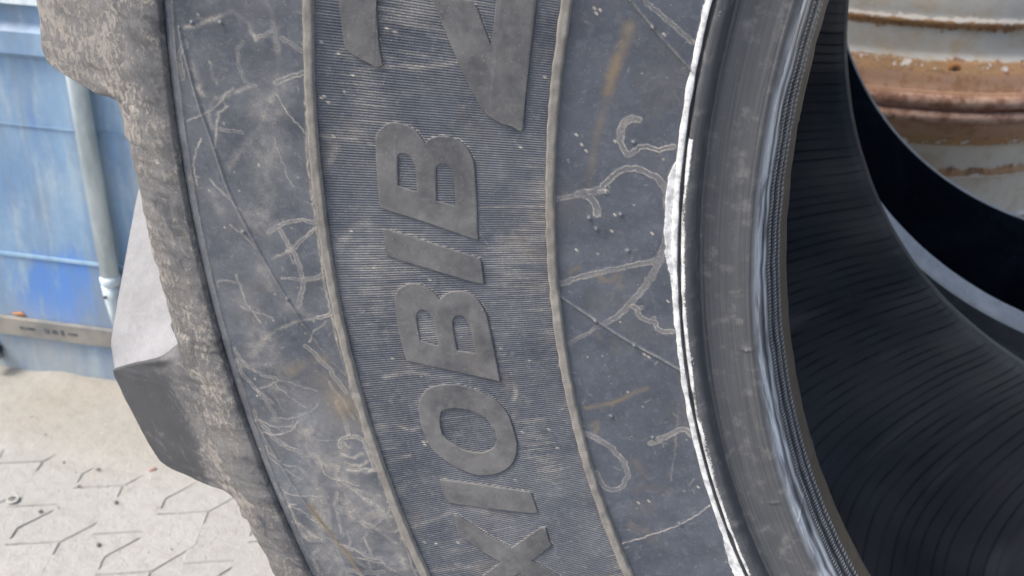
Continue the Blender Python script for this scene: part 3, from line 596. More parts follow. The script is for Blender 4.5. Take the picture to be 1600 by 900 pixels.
# ------------------------------------------------------------------ rusty wheel rims stacked behind
def rim_mat(grey, seed):
    k = NT('rusty_rim_paint')
    sep = k.n('SeparateXYZ'); k.t.links.new(k.tc.outputs['Object'], sep.inputs[0])
    off = k.n('VectorMath', operation='ADD'); k.t.links.new(k.tc.outputs['Object'], off.inputs[0]); off.inputs[1].default_value = (seed, seed, seed); v = off.outputs[0]
    n1 = k.noise(5, 6, 0.6, vec=v, stretch=(1, 1, 0.6)); n2 = k.noise(38, 7, 0.68, vec=v); n3 = k.noise(160, 5, 0.65, vec=v)
    col = k.mix(k.rng(n1, 0.35, 0.7), grey, tuple(c * 0.82 for c in grey))
    col = k.mix(k.rng(k.noise(16, 7, 0.7, vec=v), 0.46, 0.68, 0, 0.65), col, (0.42, 0.31, 0.18))
    ru = k.attr('rust')
    r = k.rng(k.math('MULTIPLY_ADD', k.math('SUBTRACT', n2, 0.5), 2.2, ru), 0.38, 0.66)
    rc = k.mix(n3, (0.36, 0.17, 0.07), (0.55, 0.32, 0.155)); rc = k.mix(k.rng(n1, 0.4, 0.65), rc, (0.36, 0.22, 0.10))
    rc = k.mix(k.math('MULTIPLY', k.rng(n2, 0.48, 0.62), 0.75), rc, (0.17, 0.075, 0.04))
    col = k.mix(r, col, rc)
    fl = k.rng(k.math('MULTIPLY_ADD', k.math('SUBTRACT', n2, 0.5), 2.2, k.attr('flake')), 0.45, 0.55)
    col = k.mix(fl, col, (0.66, 0.61, 0.54))
    col = k.mix(k.attr('bare'), col, k.mix(k.rng(n2, 0.38, 0.62), (0.24, 0.11, 0.065), (0.56, 0.36, 0.26)))
    return k.done(col, k.rng(n2, 0.3, 0.7, 0.5, 0.8), k.bump(k.math('MULTIPLY_ADD', r, 0.8, k.math('MULTIPLY_ADD', n3, 0.4, n2)), 0.0012, 0.9))
SR, SH = 1.11, 1.27
RZ = TZ - 0.432 - 0.0145 * SH                               # height of the upper rim's lower lip
def rim(name, label, z0, flipz, height, mat, zs):
    t = thing(name, label, 'wheel rim', (-0.445, 2.13, z0), 0, 'stacked rusty wheel rims')
    # (radius, height above the lip, rust, flake, bare)
    lip = [(0.5615 + 0.0115 * math.cos(a), 0.004 + 0.0108 * math.sin(a), .9, 0, .95) for a in np.radians(np.arange(-120, 121, 15))]
    P = [(0.44, 0.014, .9, 0, 1), (0.535, 0.012, .9, 0, 1), (0.5485, 0.007, .9, 0, 1)] + lip[2:] + [(0.551, 0.0158, 1, 0, .7), (0.5460, 0.0335, 1, 0, .5), (0.5410, 0.0425, .95, 0, .5), (0.5370, 0.0500, .9, .05, 0), (0.5335, 0.0530, 1, .35, 0), (0.5290, 0.0620, .85, .3, 0), (0.5265, 0.0640, .75, .35, 0), (0.5200, 0.0665, .45, .1, 0), (0.5130, 0.0705, .15, 0, 0),
         (0.5110, 0.0765, .05, 0, 0), (0.5100, 0.0845, .0, 0, 0), (0.5080, 0.1005, .0, 0, 0), (0.5078, 0.1085, .22, 0, 0), (0.5075, 0.1135, .45, 0, 0), (0.5085, 0.1190, .9, .1, 0), (0.5110, 0.1225, .95, .2, 0), (0.5115, 0.1270, .9, .3, 0), (0.5090, 0.1305, .8, .75, 0), (0.5065, 0.1335, .45, .5, 0), (0.5050, 0.1405, .0, 0, 0), (0.5020, 0.1725, .0, 0, 0), (0.4700, 0.2125, 0, 0, 0)]
    top = [(r, height - h, a, b, c) for r, h, a, b, c in P[::-1]]
    P = [q for q in P if q[1] < height / 2 - 0.012]; top = [(r, height - h, a, b, c) for r, h, a, b, c in P[::-1]]
    full = P + top
    inner = [(r - 0.011, h + (0.004 if h < height / 2 else -0.004), .8, 0, .5) for r, h, *_ in full[::-1]]
    ring = full + inner
    n = 220; a = np.linspace(0, 2 * np.pi, n, endpoint=False)
    R = np.array(ring) * np.array([SR, SH, 1, 1, 1])
    wob = 0.0006 * (vnoise(len(ring), n, 3, 30, zs) - 0.5)
    V = np.stack([(R[:, :1] + wob) * np.cos(a), (R[:, :1] + wob) * np.sin(a), np.repeat(R[:, 1:2], n, 1)], -1)
    F = grid_faces(len(ring) + 1, n, wrap=True) % (len(ring) * n)
    at = {k: np.repeat(R[:, i:i + 1], n, 1) for k, i in (('rust', 2), ('flake', 3), ('bare', 4))}
    mesh_np('barrel', V.reshape(-1, 3), F, mat, t, attrs=at)
    return t
r1 = rim('wheel_rim', 'rusty grey wheel rim on top of the stack behind the dark tyre', RZ, 1, 0.50, rim_mat((0.50, 0.49, 0.455), 1.3), 1)
r2 = rim('wheel_rim', 'rusty whitish wheel rim standing on the ground under the upper rim', 0.012, 1, (TZ - 0.474 - 0.012) / SH, rim_mat((0.60, 0.535, 0.44), 5.1), 2)
# rivet-like hole with a rust ring on the upper rim
ha = math.radians(-71.72)
def radial_part(name, prof, r, z, ang, mat, parent, n=16):
    bm = bmesh.new(); bm_lathe(bm, prof, n)
    rot = Matrix.Rotation(ang, 4, 'Z') @ Matrix.Translation((r, 0, z)) @ Matrix.Rotation(math.pi / 2, 4, 'Y')
    bmesh.ops.transform(bm, matrix=rot, verts=bm.verts); return bm_obj(name, bm, mat, parent, True)
boss = radial_part('boss', [(0.016, -0.006), (0.0155, 0.002), (0.012, 0.0045), (0.0068, 0.0046), (0.0062, 0.0020)], 0.5315 * SR, 0.0646, ha, M_RUSTY, r1)
radial_part('hole', [(0.0060, 0.0016), (0.0060, 0.0050)], 0.5315 * SR, 0.0646, ha, M_DARK, boss)

# ------------------------------------------------------------------ tyres
YC = 0.0893                                     # middle of the near tyre's width
PRN = np.array([(.483, -.214), (.4938, -.2523), (.5227, -.2570), (.5309, -.2700), (.595, -.2840), (.7155, -.3105), (.7855, -.327), (.80, -.3275), (.842, -.312), (.89, -.30), (.93, -.29)])
def yface(r): return np.interp(r, PRN[:, 0], PRN[:, 1])
def cyl(th, r, y):
    """tyre coordinates -> position relative to the tyre's foot; th in radians, 0 at nine o'clock, growing upwards"""
    return np.stack([-r * np.cos(th), (y - YC) + 0 * th, r * np.sin(th) + TZ], -1)

def theta_cols(lo, hi, step, coarse=1.6):
    d = np.arange(lo, hi + 1e-9, step); rest = np.linspace(hi, lo + 360, int((360 - (hi - lo)) / coarse) + 2)[1:-1]
    return np.radians(np.concatenate([d, rest])), len(d)

def revolve(name, prof, th, mat, parent, h=None, attrs=None, flip=False, smooth=True):
    """prof (n,2) of (r, y); h (n, m) raises the surface along the profile's normal"""
    P = np.asarray(prof, float); n, m = len(P), len(th)
    T = np.gradient(P, axis=0); N = np.stack([T[:, 1], -T[:, 0]], -1); N /= np.linalg.norm(N, axis=1)[:, None] + 1e-12     # outward for r growing on the near side
    if h is None: h = np.zeros((n, m))
    R = P[:, :1] + N[:, :1] * h; Y = P[:, 1:] + N[:, 1:] * h
    TH = np.repeat(th[None], n, 0)
    V = cyl(TH, R, Y).reshape(-1, 3)
    s = np.concatenate([[0], np.cumsum(np.linalg.norm(np.diff(P, axis=0), axis=1))])
    uv = np.stack([TH * P.mean(0)[0], np.repeat(s[:, None], m, 1)], -1).reshape(-1, 2)
    return mesh_np(name, V, grid_faces(n, m, wrap=True, flip=flip), mat, parent, smooth, attrs, uv)

def resample(pts, step):
    P = np.asarray(pts, float); out = []
    for i in range(len(P) - 1):
        p0 = P[max(i - 1, 0)]; p1 = P[i]; p2 = P[i + 1]; p3 = P[min(i + 2, len(P) - 1)]
        n = max(1, int(np.linalg.norm(p2 - p1) / step)); t = np.linspace(0, 1, n, endpoint=False)[:, None]
        out.append(0.5 * (2 * p1 + (p2 - p0) * t + (2 * p0 - 5 * p1 + 4 * p2 - p3) * t ** 2 + (3 * p1 - p0 - 3 * p2 + p3) * t ** 3))
    out.append(P[-1:]); return np.concatenate(out)

class Canvas:
    """relief and dirt maps on the dense sector of a ring: rows = radius, columns = angle"""
    def __init__(self, r, th, nd, seed):
        self.r, self.th, self.nd = r, th[:nd], nd; n = len(r); m = len(th)
        self.h = np.zeros((n, m)); self.dust = np.zeros((n, m)); self.brown = np.zeros((n, m)); self.chalk = np.zeros((n, m))
        self.nz = vnoise(n, nd, max(4, int(n / 6)), max(4, int(nd / 6)), seed); self.nzl = vnoise(n, nd, max(3, int(n / 22)), max(3, int(nd / 22)), seed + 1)
        self.rm = r.mean()
    def stroke(self, kind, w, a, pts):
        p = np.array([(math.radians(t) * self.rm, r) for t, r in pts])
        p = resample(p, 0.0016)
        if kind in ('trail', 'soft', 'thin', 'brown'):
            p = p + RNG.normal(0, 0.00028, p.shape)
        mrg = w * 2.2 + 0.003
        x = self.th * self.rm; ci = np.where((x > p[:, 0].min() - mrg) & (x < p[:, 0].max() + mrg))[0]; ri = np.where((self.r > p[:, 1].min() - mrg) & (self.r < p[:, 1].max() + mrg))[0]
        if len(ci) < 2 or len(ri) < 2: return
        sl = (slice(ri[0], ri[-1] + 1), slice(ci[0], ci[-1] + 1))
        X = x[None, sl[1]]; Y = self.r[sl[0], None]; D = np.full((len(ri), len(ci)), 1e9)
        for q0, q1 in zip(p[:-1], p[1:]):
            e = q1 - q0; L = e @ e + 1e-14; t = np.clip(((X - q0[0]) * e[0] + (Y - q0[1]) * e[1]) / L, 0, 1)
            D = np.minimum(D, (X - q0[0] - t * e[0]) ** 2 + (Y - q0[1] - t * e[1]) ** 2)
        D = np.sqrt(D); nz = self.nz[sl]; nl = self.nzl[sl]; hw = w / 2
        if kind == 'trail':
            D = D + (nz - 0.5) * 0.0007; hw = hw * (0.8 + 0.5 * nl)
            core = sstep(hw - D, -0.0002, 0.0005); edge = np.exp(-((D - hw * 0.85) / 0.00036) ** 2)
            v = a * np.maximum(core * (0.16 + 0.3 * nl), edge * (0.25 + 0.95 * nz)); hh = 0.00004 * core + 0.00009 * edge
            self.h[sl] += hh * a
        elif kind == 'soft': v = a * 0.62 * np.exp(-(D / (hw * 0.9)) ** 2) * (0.25 + 1.1 * nz * nl * 2)
        elif kind == 'thin': v = a * np.exp(-(D / max(hw, 0.0004)) ** 2) * (0.4 + 0.9 * nz); self.h[sl] += 0.0002 * a * np.exp(-(D / 0.0005) ** 2)
        elif kind == 'smear': v = a * 0.7 * np.exp(-(D / (hw * 0.9)) ** 2) * np.clip(nl * 1.6 - 0.2, 0, 1.2) * (0.5 + nz)
        elif kind == 'seam':
            hh = 0.0011 * np.exp(-(D / 0.00055) ** 2); self.h[sl] += hh; v = 0.30 * np.exp(-(D / 0.0007) ** 2) * (0.3 + nz)
        elif kind == 'nub': self.h[sl] += 0.0014 * np.exp(-(D / 0.0008) ** 2); v = 0.15 * np.exp(-(D / 0.001) ** 2)
        elif kind == 'speck': v = a * sstep(hw * 1.1 - D, -0.0003, 0.0003)
        elif kind == 'brown': self.brown[sl] = np.maximum(self.brown[sl], a * np.exp(-(D / hw) ** 2) * (0.5 + nl)); return
        self.dust[sl] = np.maximum(self.dust[sl], np.clip(v, 0, 1))
    def litter(self, n, seed, ln=(0.001, 0.006), a=(0.15, 0.6)):
        g = np.random.default_rng(seed)
        for _ in range(n):
            t = g.uniform(math.degrees(self.th[0]), math.degrees(self.th[-1])); r = g.uniform(self.r[0], self.r[-1]); L = g.uniform(*ln); an = g.uniform(0, math.pi)
            self.stroke('thin', g.uniform(0.0006, 0.0011), g.uniform(*a), [(t, r), (t + math.degrees(L / self.rm * math.cos(an)), r + L * math.sin(an))])
            if g.random() < 0.45:
                t = g.uniform(math.degrees(self.th[0]), math.degrees(self.th[-1])); r = g.uniform(self.r[0], self.r[-1]); self.stroke('speck', g.uniform(0.0006, 0.0014), g.uniform(0.3, 0.9), [(t, r), (t + 0.02, r)])
    def attrs(self): return {'dust': self.dust, 'brown': self.brown, 'chalk': self.chalk}

tyre = thing('tractor_tyre', 'big worn black tractor tyre with raised lettering filling the foreground', 'tyre', (0, YC, 0))

# --- outer band between the shoulder groove and the ribbed band
th, nd = theta_cols(-30, 8, 0.042)
r = np.concatenate([np.arange(0.7125, 0.7819, 0.00055), [0.7820, 0.7822, 0.7826, 0.783, 0.784, 0.785, 0.786, 0.787, 0.788, 0.7886, 0.7890, 0.7894]])
cv = Canvas(r, th, nd, 11)
for k, w, a, pts in STROKES:
    if np.mean([q[1] for q in pts]) > 0.65: cv.stroke(k, w, min(1, a * 1.25), pts)
g = np.random.default_rng(40)
for i in range(60):
    t = g.uniform(-25.5, -13) if i < 44 else g.uniform(-14, 3); q = g.uniform(0.722, 0.778); an = g.choice([0.5, 1.1, 2.2, 2.7]) + g.normal(0, 0.25); pl = [(t, q)]
    for _ in range(g.integers(3, 7)):
        an += g.normal(0, 0.35); L = g.uniform(0.004, 0.009); t += math.degrees(L * math.cos(an) / 0.75); q += L * math.sin(an); pl.append((t, min(q, 0.7805)))
    cv.stroke(('trail', 'thin', 'thin')[i % 3], (g.uniform(0.0012, 0.0028), 0.0010, 0.0013)[i % 3], g.uniform(0.35, 0.75), pl)
for a_, w_, q_ in ((0.55, 0.022, [(-17.5, .742), (-19.5, .745), (-21.5, .742)]), (0.5, 0.016, [(-15.5, .752), (-18, .757), (-21, .765), (-24, .772)]), (0.45, 0.014, [(-19, .728), (-22, .727), (-24.5, .725)]), (0.4, 0.02, [(1, .735), (-2, .742), (-5, .75)]), (0.35, 0.016, [(-9, .765), (-12, .76), (-14, .75)])): cv.stroke('soft', w_, a_, q_)
cv.stroke('brown', 0.020, 0.45, [(-13.2, .733), (-14.0, .728), (-14.8, .724)])
for i in range(16): t = g.uniform(-25, -8); q = g.uniform(0.725, 0.775); cv.stroke('soft', g.uniform(0.006, 0.014), g.uniform(0.2, 0.4), [(t, q), (t + g.uniform(-.8, .8), q + g.uniform(-.01, .01))])
cv.litter(150, 21, ln=(0.001, 0.004), a=(0.08, 0.35))
step = np.interp(r, [0.7125, 0.7819, 0.7822, 0.7828, 0.7880, 0.7888, 0.7894], [0, 0, 0.0006, -0.0006, -0.0022, -0.0032, -0.0034])
cv.h += step[:, None]
ln = np.exp(-((r[:, None] - 0.7821) / 0.0004) ** 2)
cv.dust[:, :nd] = np.maximum(cv.dust[:, :nd], ln * (0.35 + 0.6 * cv.nz) * 0.9)
cv.h[:, :nd] += 0.0008 * (cv.nzl - 0.5) * sstep(0.78 - r, 0, 0.01)[:, None]
revolve('sidewall_band', np.stack([r, yface(r)], -1), th, M_SIDE2, tyre, cv.h, cv.attrs())

# --- inner smooth band between the ribbed band and the bead
th, nd = theta_cols(-34, 11, 0.048)
r = np.concatenate([np.arange(0.5335, 0.5985, 0.0005)])
cv = Canvas(r, th, nd, 31)
for k, w, a, pts in STROKES:
    if np.mean([q[1] for q in pts]) < 0.65: cv.stroke(k, w, a, pts)
cv.litter(70, 22, ln=(0.001, 0.004), a=(0.08, 0.35))
wid = 0.0010 + 0.0040 * sstep(vnoise(1, nd, 1, 9, 77)[0], 0.30, 0.62) * (0.8 + 0.4 * vnoise(1, nd, 1, 60, 78)[0]) + 0.0006 * vnoise(1, nd, 1, 200, 79)[0]
ch = sstep(0.5335 + wid[None] - r[:, None], -0.0005, 0.0007)
cv.chalk[:, :nd] = ch * (0.50 + 0.55 * vnoise(len(r), nd, 14, 90, 80)); cv.chalk[:, nd:] = (r[:, None] < 0.5365) * 1.0
cv.h[:, :nd] += 0.0004 * ch + 0.0007 * (cv.nzl - 0.5)
revolve('sidewall_band', np.stack([r, yface(r)], -1), th, M_SIDE, tyre, cv.h, cv.attrs())

# --- ribbed band: fine radial ridges as real relief
th, nd = theta_cols(-31, 9, 0.0295)
r = np.concatenate([[0.5965], np.arange(0.5978, 0.7128, 0.00085), [0.7140]])
cv = Canvas(r, th, nd, 51)
for k, w, a, pts in SMEARS: cv.stroke(k, w, a, pts)
ridge = np.abs((((np.degrees(th[:nd])) / 0.118) % 1.0) * 2 - 1)
keep = 0.75 + 0.25 * cv.nzl
cv.h[:, :nd] += 0.00062 * sstep(ridge, 0.05, 0.8)[None] * keep + 0.0010 * (vnoise(len(r), nd, 6, 14, 52) - 0.5)
for _c, outer, holes in LETTERS:
    for lp, sg in [(outer, 1)] + [(h, -1) for h in holes]:
        Q = np.array(lp); ar = np.sum(Q[:, 0] * np.roll(Q[:, 1], -1) - Q[:, 1] * np.roll(Q[:, 0], -1)) * sg
        for q0, q1 in zip(lp, lp[1:] + lp[:1]):
            up = -(q1[1] - q0[1]) * np.sign(ar) * sg; L = math.hypot((q1[0] - q0[0]) * 0.0113, q1[1] - q0[1])
            if L > 1e-5 and up / L < -0.15: cv.stroke('thin', 0.0012, 0.5, [q0, q1])  # pale line drawn on upward letter edges for the light from above
# long radial dust streaks, then crests lightened in colour against shaded troughs
strk = vnoise(len(r), nd, 7, 420, 53) * 0.6 + vnoise(len(r), nd, 26, 700, 54) * 0.4; pat = vnoise(len(r), nd, 5, 10, 55)
cv.dust[:, :nd] = np.maximum(cv.dust[:, :nd], 0.40 * sstep(strk * 0.6 + pat * 0.6, 0.62, 1.0) * (0.35 + 0.65 * ridge[None]))
cv.dust[:, :nd] = np.maximum(cv.dust[:, :nd], 0.10 * sstep(ridge, 0.5, 0.95)[None] * (0.3 + 1.2 * strk))
cv.litter(60, 23, ln=(0.001, 0.003), a=(0.1, 0.5))
revolve('ribbed_band', np.stack([r, yface(r) + 0.0006], -1), th, M_RIBBED, tyre, cv.h, cv.attrs())

# --- the two flat ribs that border the ribbed band
for ra, rb in ((0.7130, 0.7173), (0.5932, 0.5976)):
    th, nd = theta_cols(-34, 11, 0.1); n = nd
    ya, yb = yface(ra), yface(rb); hgt = 0.0025
    ee = [(ra - 0.0003, 0.002), (ra, -hgt + 0.0003), (ra + 0.0003, -hgt), ((ra * 2 + rb) / 3, -hgt), ((ra + rb * 2) / 3, -hgt), (rb - 0.0003, -hgt), (rb, -hgt + 0.0003), (rb + 0.0003, 0.002)]
    prof = [(q, yface(q) + d) for q, d in ee]
    hh = np.zeros((len(prof), len(th))); hh[1:-1, :nd] = 0.0007 * (vnoise(len(prof) - 2, nd, 2, 90, int(ra * 1000)) - 0.5)
    revolve('rib', prof, th, M_RIB, tyre, hh)

# --- raised letters
def clean_outline(pts):
    P = np.array([(math.radians(t), r) for t, r in pts]); S = np.array([0.65, 1.0]); Q = P * S
    n = len(Q); out = []
    ang = []
    for i in range(n):
        a = Q[i] - Q[i - 1]; b = Q[(i + 1) % n] - Q[i]
        ang.append(abs(math.atan2(a[0] * b[1] - a[1] * b[0], a @ b)))
    for i in range(n):
        p0, p1, p2, p3 = Q[i - 1], Q[i], Q[(i + 1) % n], Q[(i + 2) % n]
        if ang[i] > 0.75: p0 = p1 - (p2 - p1)
        if ang[(i + 1) % n] > 0.75: p3 = p2 + (p2 - p1)
        L = np.linalg.norm(p2 - p1); k = max(1, int(L / 0.0018))
        for j in range(k):
            t = j / k
            out.append(0.5 * (2 * p1 + (p2 - p0) * t + (2 * p0 - 5 * p1 + 4 * p2 - p3) * t * t + (3 * p1 - p0 - 3 * p2 + p3) * t ** 3))
    out = np.array(out); area = np.sum(out[:, 0] * np.roll(out[:, 1], -1) - out[:, 1] * np.roll(out[:, 0], -1))
    return out if area > 0 else out[::-1]
def inset(Q, d):
    a = Q - np.roll(Q, 1, 0); b = np.roll(Q, -1, 0) - Q
    na = np.stack([-a[:, 1], a[:, 0]], -1); nb = np.stack([-b[:, 1], b[:, 0]], -1)
    na /= np.linalg.norm(na, axis=1)[:, None] + 1e-12; nb /= np.linalg.norm(nb, axis=1)[:, None] + 1e-12
    s = na + nb; s /= np.maximum(np.linalg.norm(s, axis=1)[:, None], 0.6); return Q + s * d
for ch_, outer, holes in LETTERS:
    loops = [clean_outline(outer)] + [clean_outline(h) for h in holes]
    loops = [loops[0]] + [l[::-1] for l in loops[1:]]
    lev = []
    for l in loops:
        lev.append([(l, -0.0012), (l, 0.0012), (inset(l, 0.0002), 0.00142), (inset(l, 0.00045), 0.0015)])
    V = []; F3 = []; base = {}
    for li, ls in enumerate(lev):
        for vi, (Q, hh) in enumerate(ls):
            base[li, vi] = len(V)
            for x, q in Q: V.append((x, q, hh))
        n = len(ls[0][0])
        for vi in range(3):
            a, b = base[li, vi], base[li, vi + 1]
            for i in range(n):
                j = (i + 1) % n; F3 += [(a + i, a + j, b + j, b + i)]
    tri = tessellate_polygon([[Vector((x, q, 0)) for x, q in ls[3][0]] for ls in lev])
    mp = [base[li, 3] + i for li, ls in enumerate(lev) for i in range(len(ls[3][0]))]
    me = bpy.data.meshes.new('letter'); A = np.array(V); t_, r_ = A[:, 0] / 0.65, A[:, 1]
    co = cyl(t_, r_, yface(r_) + 0.0006 - A[:, 2])
    me.from_pydata([tuple(c) for c in co], [], F3 + [tuple(mp[i] for i in t3) for t3 in tri])
    bm = bmesh.new(); bm.from_mesh(me); bmesh.ops.recalc_face_normals(bm, faces=bm.faces); bm.to_mesh(me); bm.free()
    me.materials.append(M_LETTER)
    link(bpy.data.objects.new('letter', me), tyre)

# --- bead, from the chalky step to the toe
BP = [(0.5355, -0.2692), (0.5346, -0.2716), (0.5322, -0.2718), (0.5316, -0.2712), (0.5312, -0.2690), (0.5306, -0.2686), (0.5302, -0.2706), (0.5293, -0.2716), (0.5275, -0.2714), (0.5255, -0.2702), (0.5240, -0.2680), (0.5232, -0.2645), (0.5226, -0.2600), (0.5216, -0.2590), (0.5205, -0.2596),
      (0.517, -0.2590), (0.511, -0.2583), (0.504, -0.2582), (0.4995, -0.2586), (0.4988, -0.2582), (0.4983, -0.2589), (0.4965, -0.2580), (0.4955, -0.2570), (0.4948, -0.2562), (0.4938, -0.2540), (0.4930, -0.2505), (0.4915, -0.2450), (0.4893, -0.2370), (0.4872, -0.2300), (0.4866, -0.2280), (0.4862, -0.2262), (0.4848, -0.2200), (0.4836, -0.2150), (0.4832, -0.2128), (0.4836, -0.2108), (0.4860, -0.2092)]
def fine_profile(pts, step):
    P = resample(np.array(pts), step); return P
def build_bead(parent, yoff, mirror, dense):
    prof = fine_profile(BP, 0.00075 if dense else 0.004); rr, yy = prof[:, 0], prof[:, 1]
    th, nd = theta_cols(-40, 12, 0.06) if dense else theta_cols(-80, 40, 0.8)
    n, m = len(rr), len(th); h = np.zeros((n, m))
    gloss = np.interp(yy, [-0.2560, -0.2535, -0.236, -0.226, -0.2225], [0, 1, 1, 0.75, 0.1]) * (rr < 0.4957); brown = np.interp(yy, [-0.2285, -0.2262, -0.2128], [0, 0.9, 0.8]) * (rr < 0.488)
    ch = np.zeros((n, m)); ch[(rr > 0.5318), :] = 0.9
    w = vnoise(1, m, 1, 50, 61)[0]; w2 = sstep(np.degrees(th) % 360, 337, 341) * (1 - sstep(np.degrees(th) % 360, 352, 358)) if dense else np.zeros(m)
    w3 = sstep(np.degrees(th) % 360, 325, 330) * (1 - w2) if dense else w * 0
    zone = sstep(rr, 0.5272, 0.5290) * (1 - sstep(rr, 0.5305, 0.5309))
    ch = np.maximum(ch, zone[:, None] * ((0.8 * w2 + 0.75 * w3) * (0.6 + 0.6 * w))[None])
    h[:, :nd] += 0.00035 * (vnoise(n, nd, max(2, n // 9), nd // 8, 63) - 0.5) * (rr[:, None] > 0.522)
    h[:, :nd] += 0.0007 * (vnoise(n, nd, 3, 50, 64) - 0.5)
    painted_glint = np.zeros((n, m)); dots_ = np.zeros((n, nd))
    if dense:                                     # two rows of knurl dots and a stepped mould seam
        for y0, per, amp in ((-0.2315, 0.0021, 0.0009), (-0.2385, 0.0021, 0.0008), (-0.2255, 0.0030, 0.0005)):
            band = np.exp(-((yy - y0) / 0.0016) ** 2)
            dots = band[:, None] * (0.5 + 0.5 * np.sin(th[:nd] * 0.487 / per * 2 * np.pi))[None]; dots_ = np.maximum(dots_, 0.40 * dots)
            h[:, :nd] += band[:, None] * amp * (0.5 + 0.5 * np.sin(th[:nd] * 0.487 / per * 2 * np.pi))[None]
        h[:, :nd] += np.exp(-((yy + 0.2549) / 0.0008) ** 2)[:, None] * 0.0005 * vnoise(1, nd, 1, 160, 67)[0][None]
        for tc, rc in ((-13.5, 0.500), (-25.0, 0.503)):
            d = np.hypot((np.degrees(th)[None] - tc) / 57.3 * 0.5, (rr[:, None] - rc) * 0.4); h += 0.0006 * np.exp(-(d / 0.0013) ** 2); ch = np.maximum(ch, 0.42 * np.exp(-(d / 0.0013) ** 2))
        for tc in (-1.6, -25.6):                  # mould joint across the inner bead
            d = np.abs((np.degrees(th)[None] - tc) / 57.3 * 0.49 - (yy[:, None] + 0.235) * 0.55); hh = np.exp(-(d / 0.0006) ** 2) * (yy > -0.256)[:, None] * (rr < 0.496)[:, None]
            h += 0.0004 * hh; ch = np.maximum(ch, 0.45 * hh)
    if dense:
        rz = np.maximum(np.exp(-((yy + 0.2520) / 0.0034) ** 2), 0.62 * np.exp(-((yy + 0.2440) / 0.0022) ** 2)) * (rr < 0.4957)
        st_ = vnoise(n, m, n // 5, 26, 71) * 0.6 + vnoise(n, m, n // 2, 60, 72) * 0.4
        painted_glint = np.clip(rz[:, None] * (0.35 + 1.0 * sstep(st_, 0.25, 0.75)), 0, 1); painted_glint[:, :nd] = np.maximum(painted_glint[:, :nd], dots_); ch = np.maximum(ch, (np.exp(-((yy + 0.2528) / 0.0013) ** 2) * (rr < 0.4957))[:, None] * (0.22 + 0.55 * st_)); rz2 = np.exp(-((rr - 0.5275) / 0.0022) ** 2) * (yy < -0.268); ch = np.maximum(ch, rz2[:, None] * 0.60 * st_); gloss = gloss * 1.0  # ridge highlight painted white along the crest, its core through the chalk map
    else:
        ch = np.maximum(ch, 0.55 * (rr < 0.515)[:, None] * (yy < -0.22)[:, None] * (0.6 + 0.5 * vnoise(n, m, 4, 60, 73)))
    prof2 = np.stack([rr, yy], -1)
    R = lambda v: np.repeat(v[:, None], m, 1)
    at = {'gloss': R(gloss), 'brown': R(brown), 'chalk': ch, 'painted_glint': painted_glint, 'dust': np.zeros((n, m))}
    if mirror: prof2[:, 1] = 2 * YC - prof2[:, 1]; h = -h
    # profile runs inwards here, so the normal is flipped
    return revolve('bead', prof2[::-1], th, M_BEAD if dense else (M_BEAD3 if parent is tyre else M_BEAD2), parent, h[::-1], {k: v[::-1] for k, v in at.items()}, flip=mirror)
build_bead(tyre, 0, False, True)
build_bead(tyre, 0, True, False)

# --- inner liner with transverse ribs
LP = [(0.4860, -0.2095), (0.492, -0.209), (0.505, -0.214), (0.53, -0.228), (0.56, -0.245), (0.60, -0.262), (0.66, -0.282), (0.72, -0.292), (0.77, -0.285), (0.80, -0.262), (0.815, -0.22), (0.825, -0.15), (0.83, -0.03)]
LP = LP + [(0.831, YC)] + [(a, 2 * YC - b) for a, b in LP[::-1]]
def build_liner(parent, dense):
    P = fine_profile(LP, 0.006 if dense else 0.02)
    th = np.radians(np.arange(0, 360, 0.16 if dense else 1.5)); n, m = len(P), len(th)
    h = np.zeros((n, m)); at = {'dust': np.zeros((n, m)), 'groove': np.zeros((n, m))}
    if dense:
        q = np.degrees(th)[None] + 0.5 * (vnoise(n, m, 3, 60, 81) - 0.5) + np.linspace(-0.8, 0.8, n)[:, None] ** 2 * 0.5
        ph = (q / 1.25 + 0.10 * np.sin(q * 1.3)) % 1.0
        line = np.exp(-((ph - 0.5) / 0.045) ** 2)
        fade = sstep(P[:, 0], 0.487, 0.495)[:, None]
        at['groove'] = line * fade; h = -0.0024 * line * fade + 0.0022 * (vnoise(n, m, 8, 40, 82) - 0.5)
        s = np.linspace(0, 1, n)[:, None]
        far = np.exp(-((s - 0.975) / 0.035) ** 2) + 0.5 * np.exp(-((s - 0.88) / 0.06) ** 2)
        low = sstep((-np.degrees(th)[None] % 360 + 20 * (vnoise(n, m, 6, 24, 85) - 0.5)), 22, 62) * (np.degrees(th)[None] > 200) * 0.4 * (0.5 + vnoise(n, m, 9, 70, 86))  # sky-lit patch low in the casing, painted through the dust map
        at['dust'] = low + np.clip(0.42 * far * (0.3 + 0.9 * vnoise(n, m, 10, 90, 83)) + 0.25 * sstep(vnoise(n, m, 12, 160, 84), 0.68, 0.9), 0, 1) * (1 - 0.6 * line)
    return revolve('inner_liner', P, th, M_LINER, parent, -h, at, flip=True)
build_liner(tyre, True)

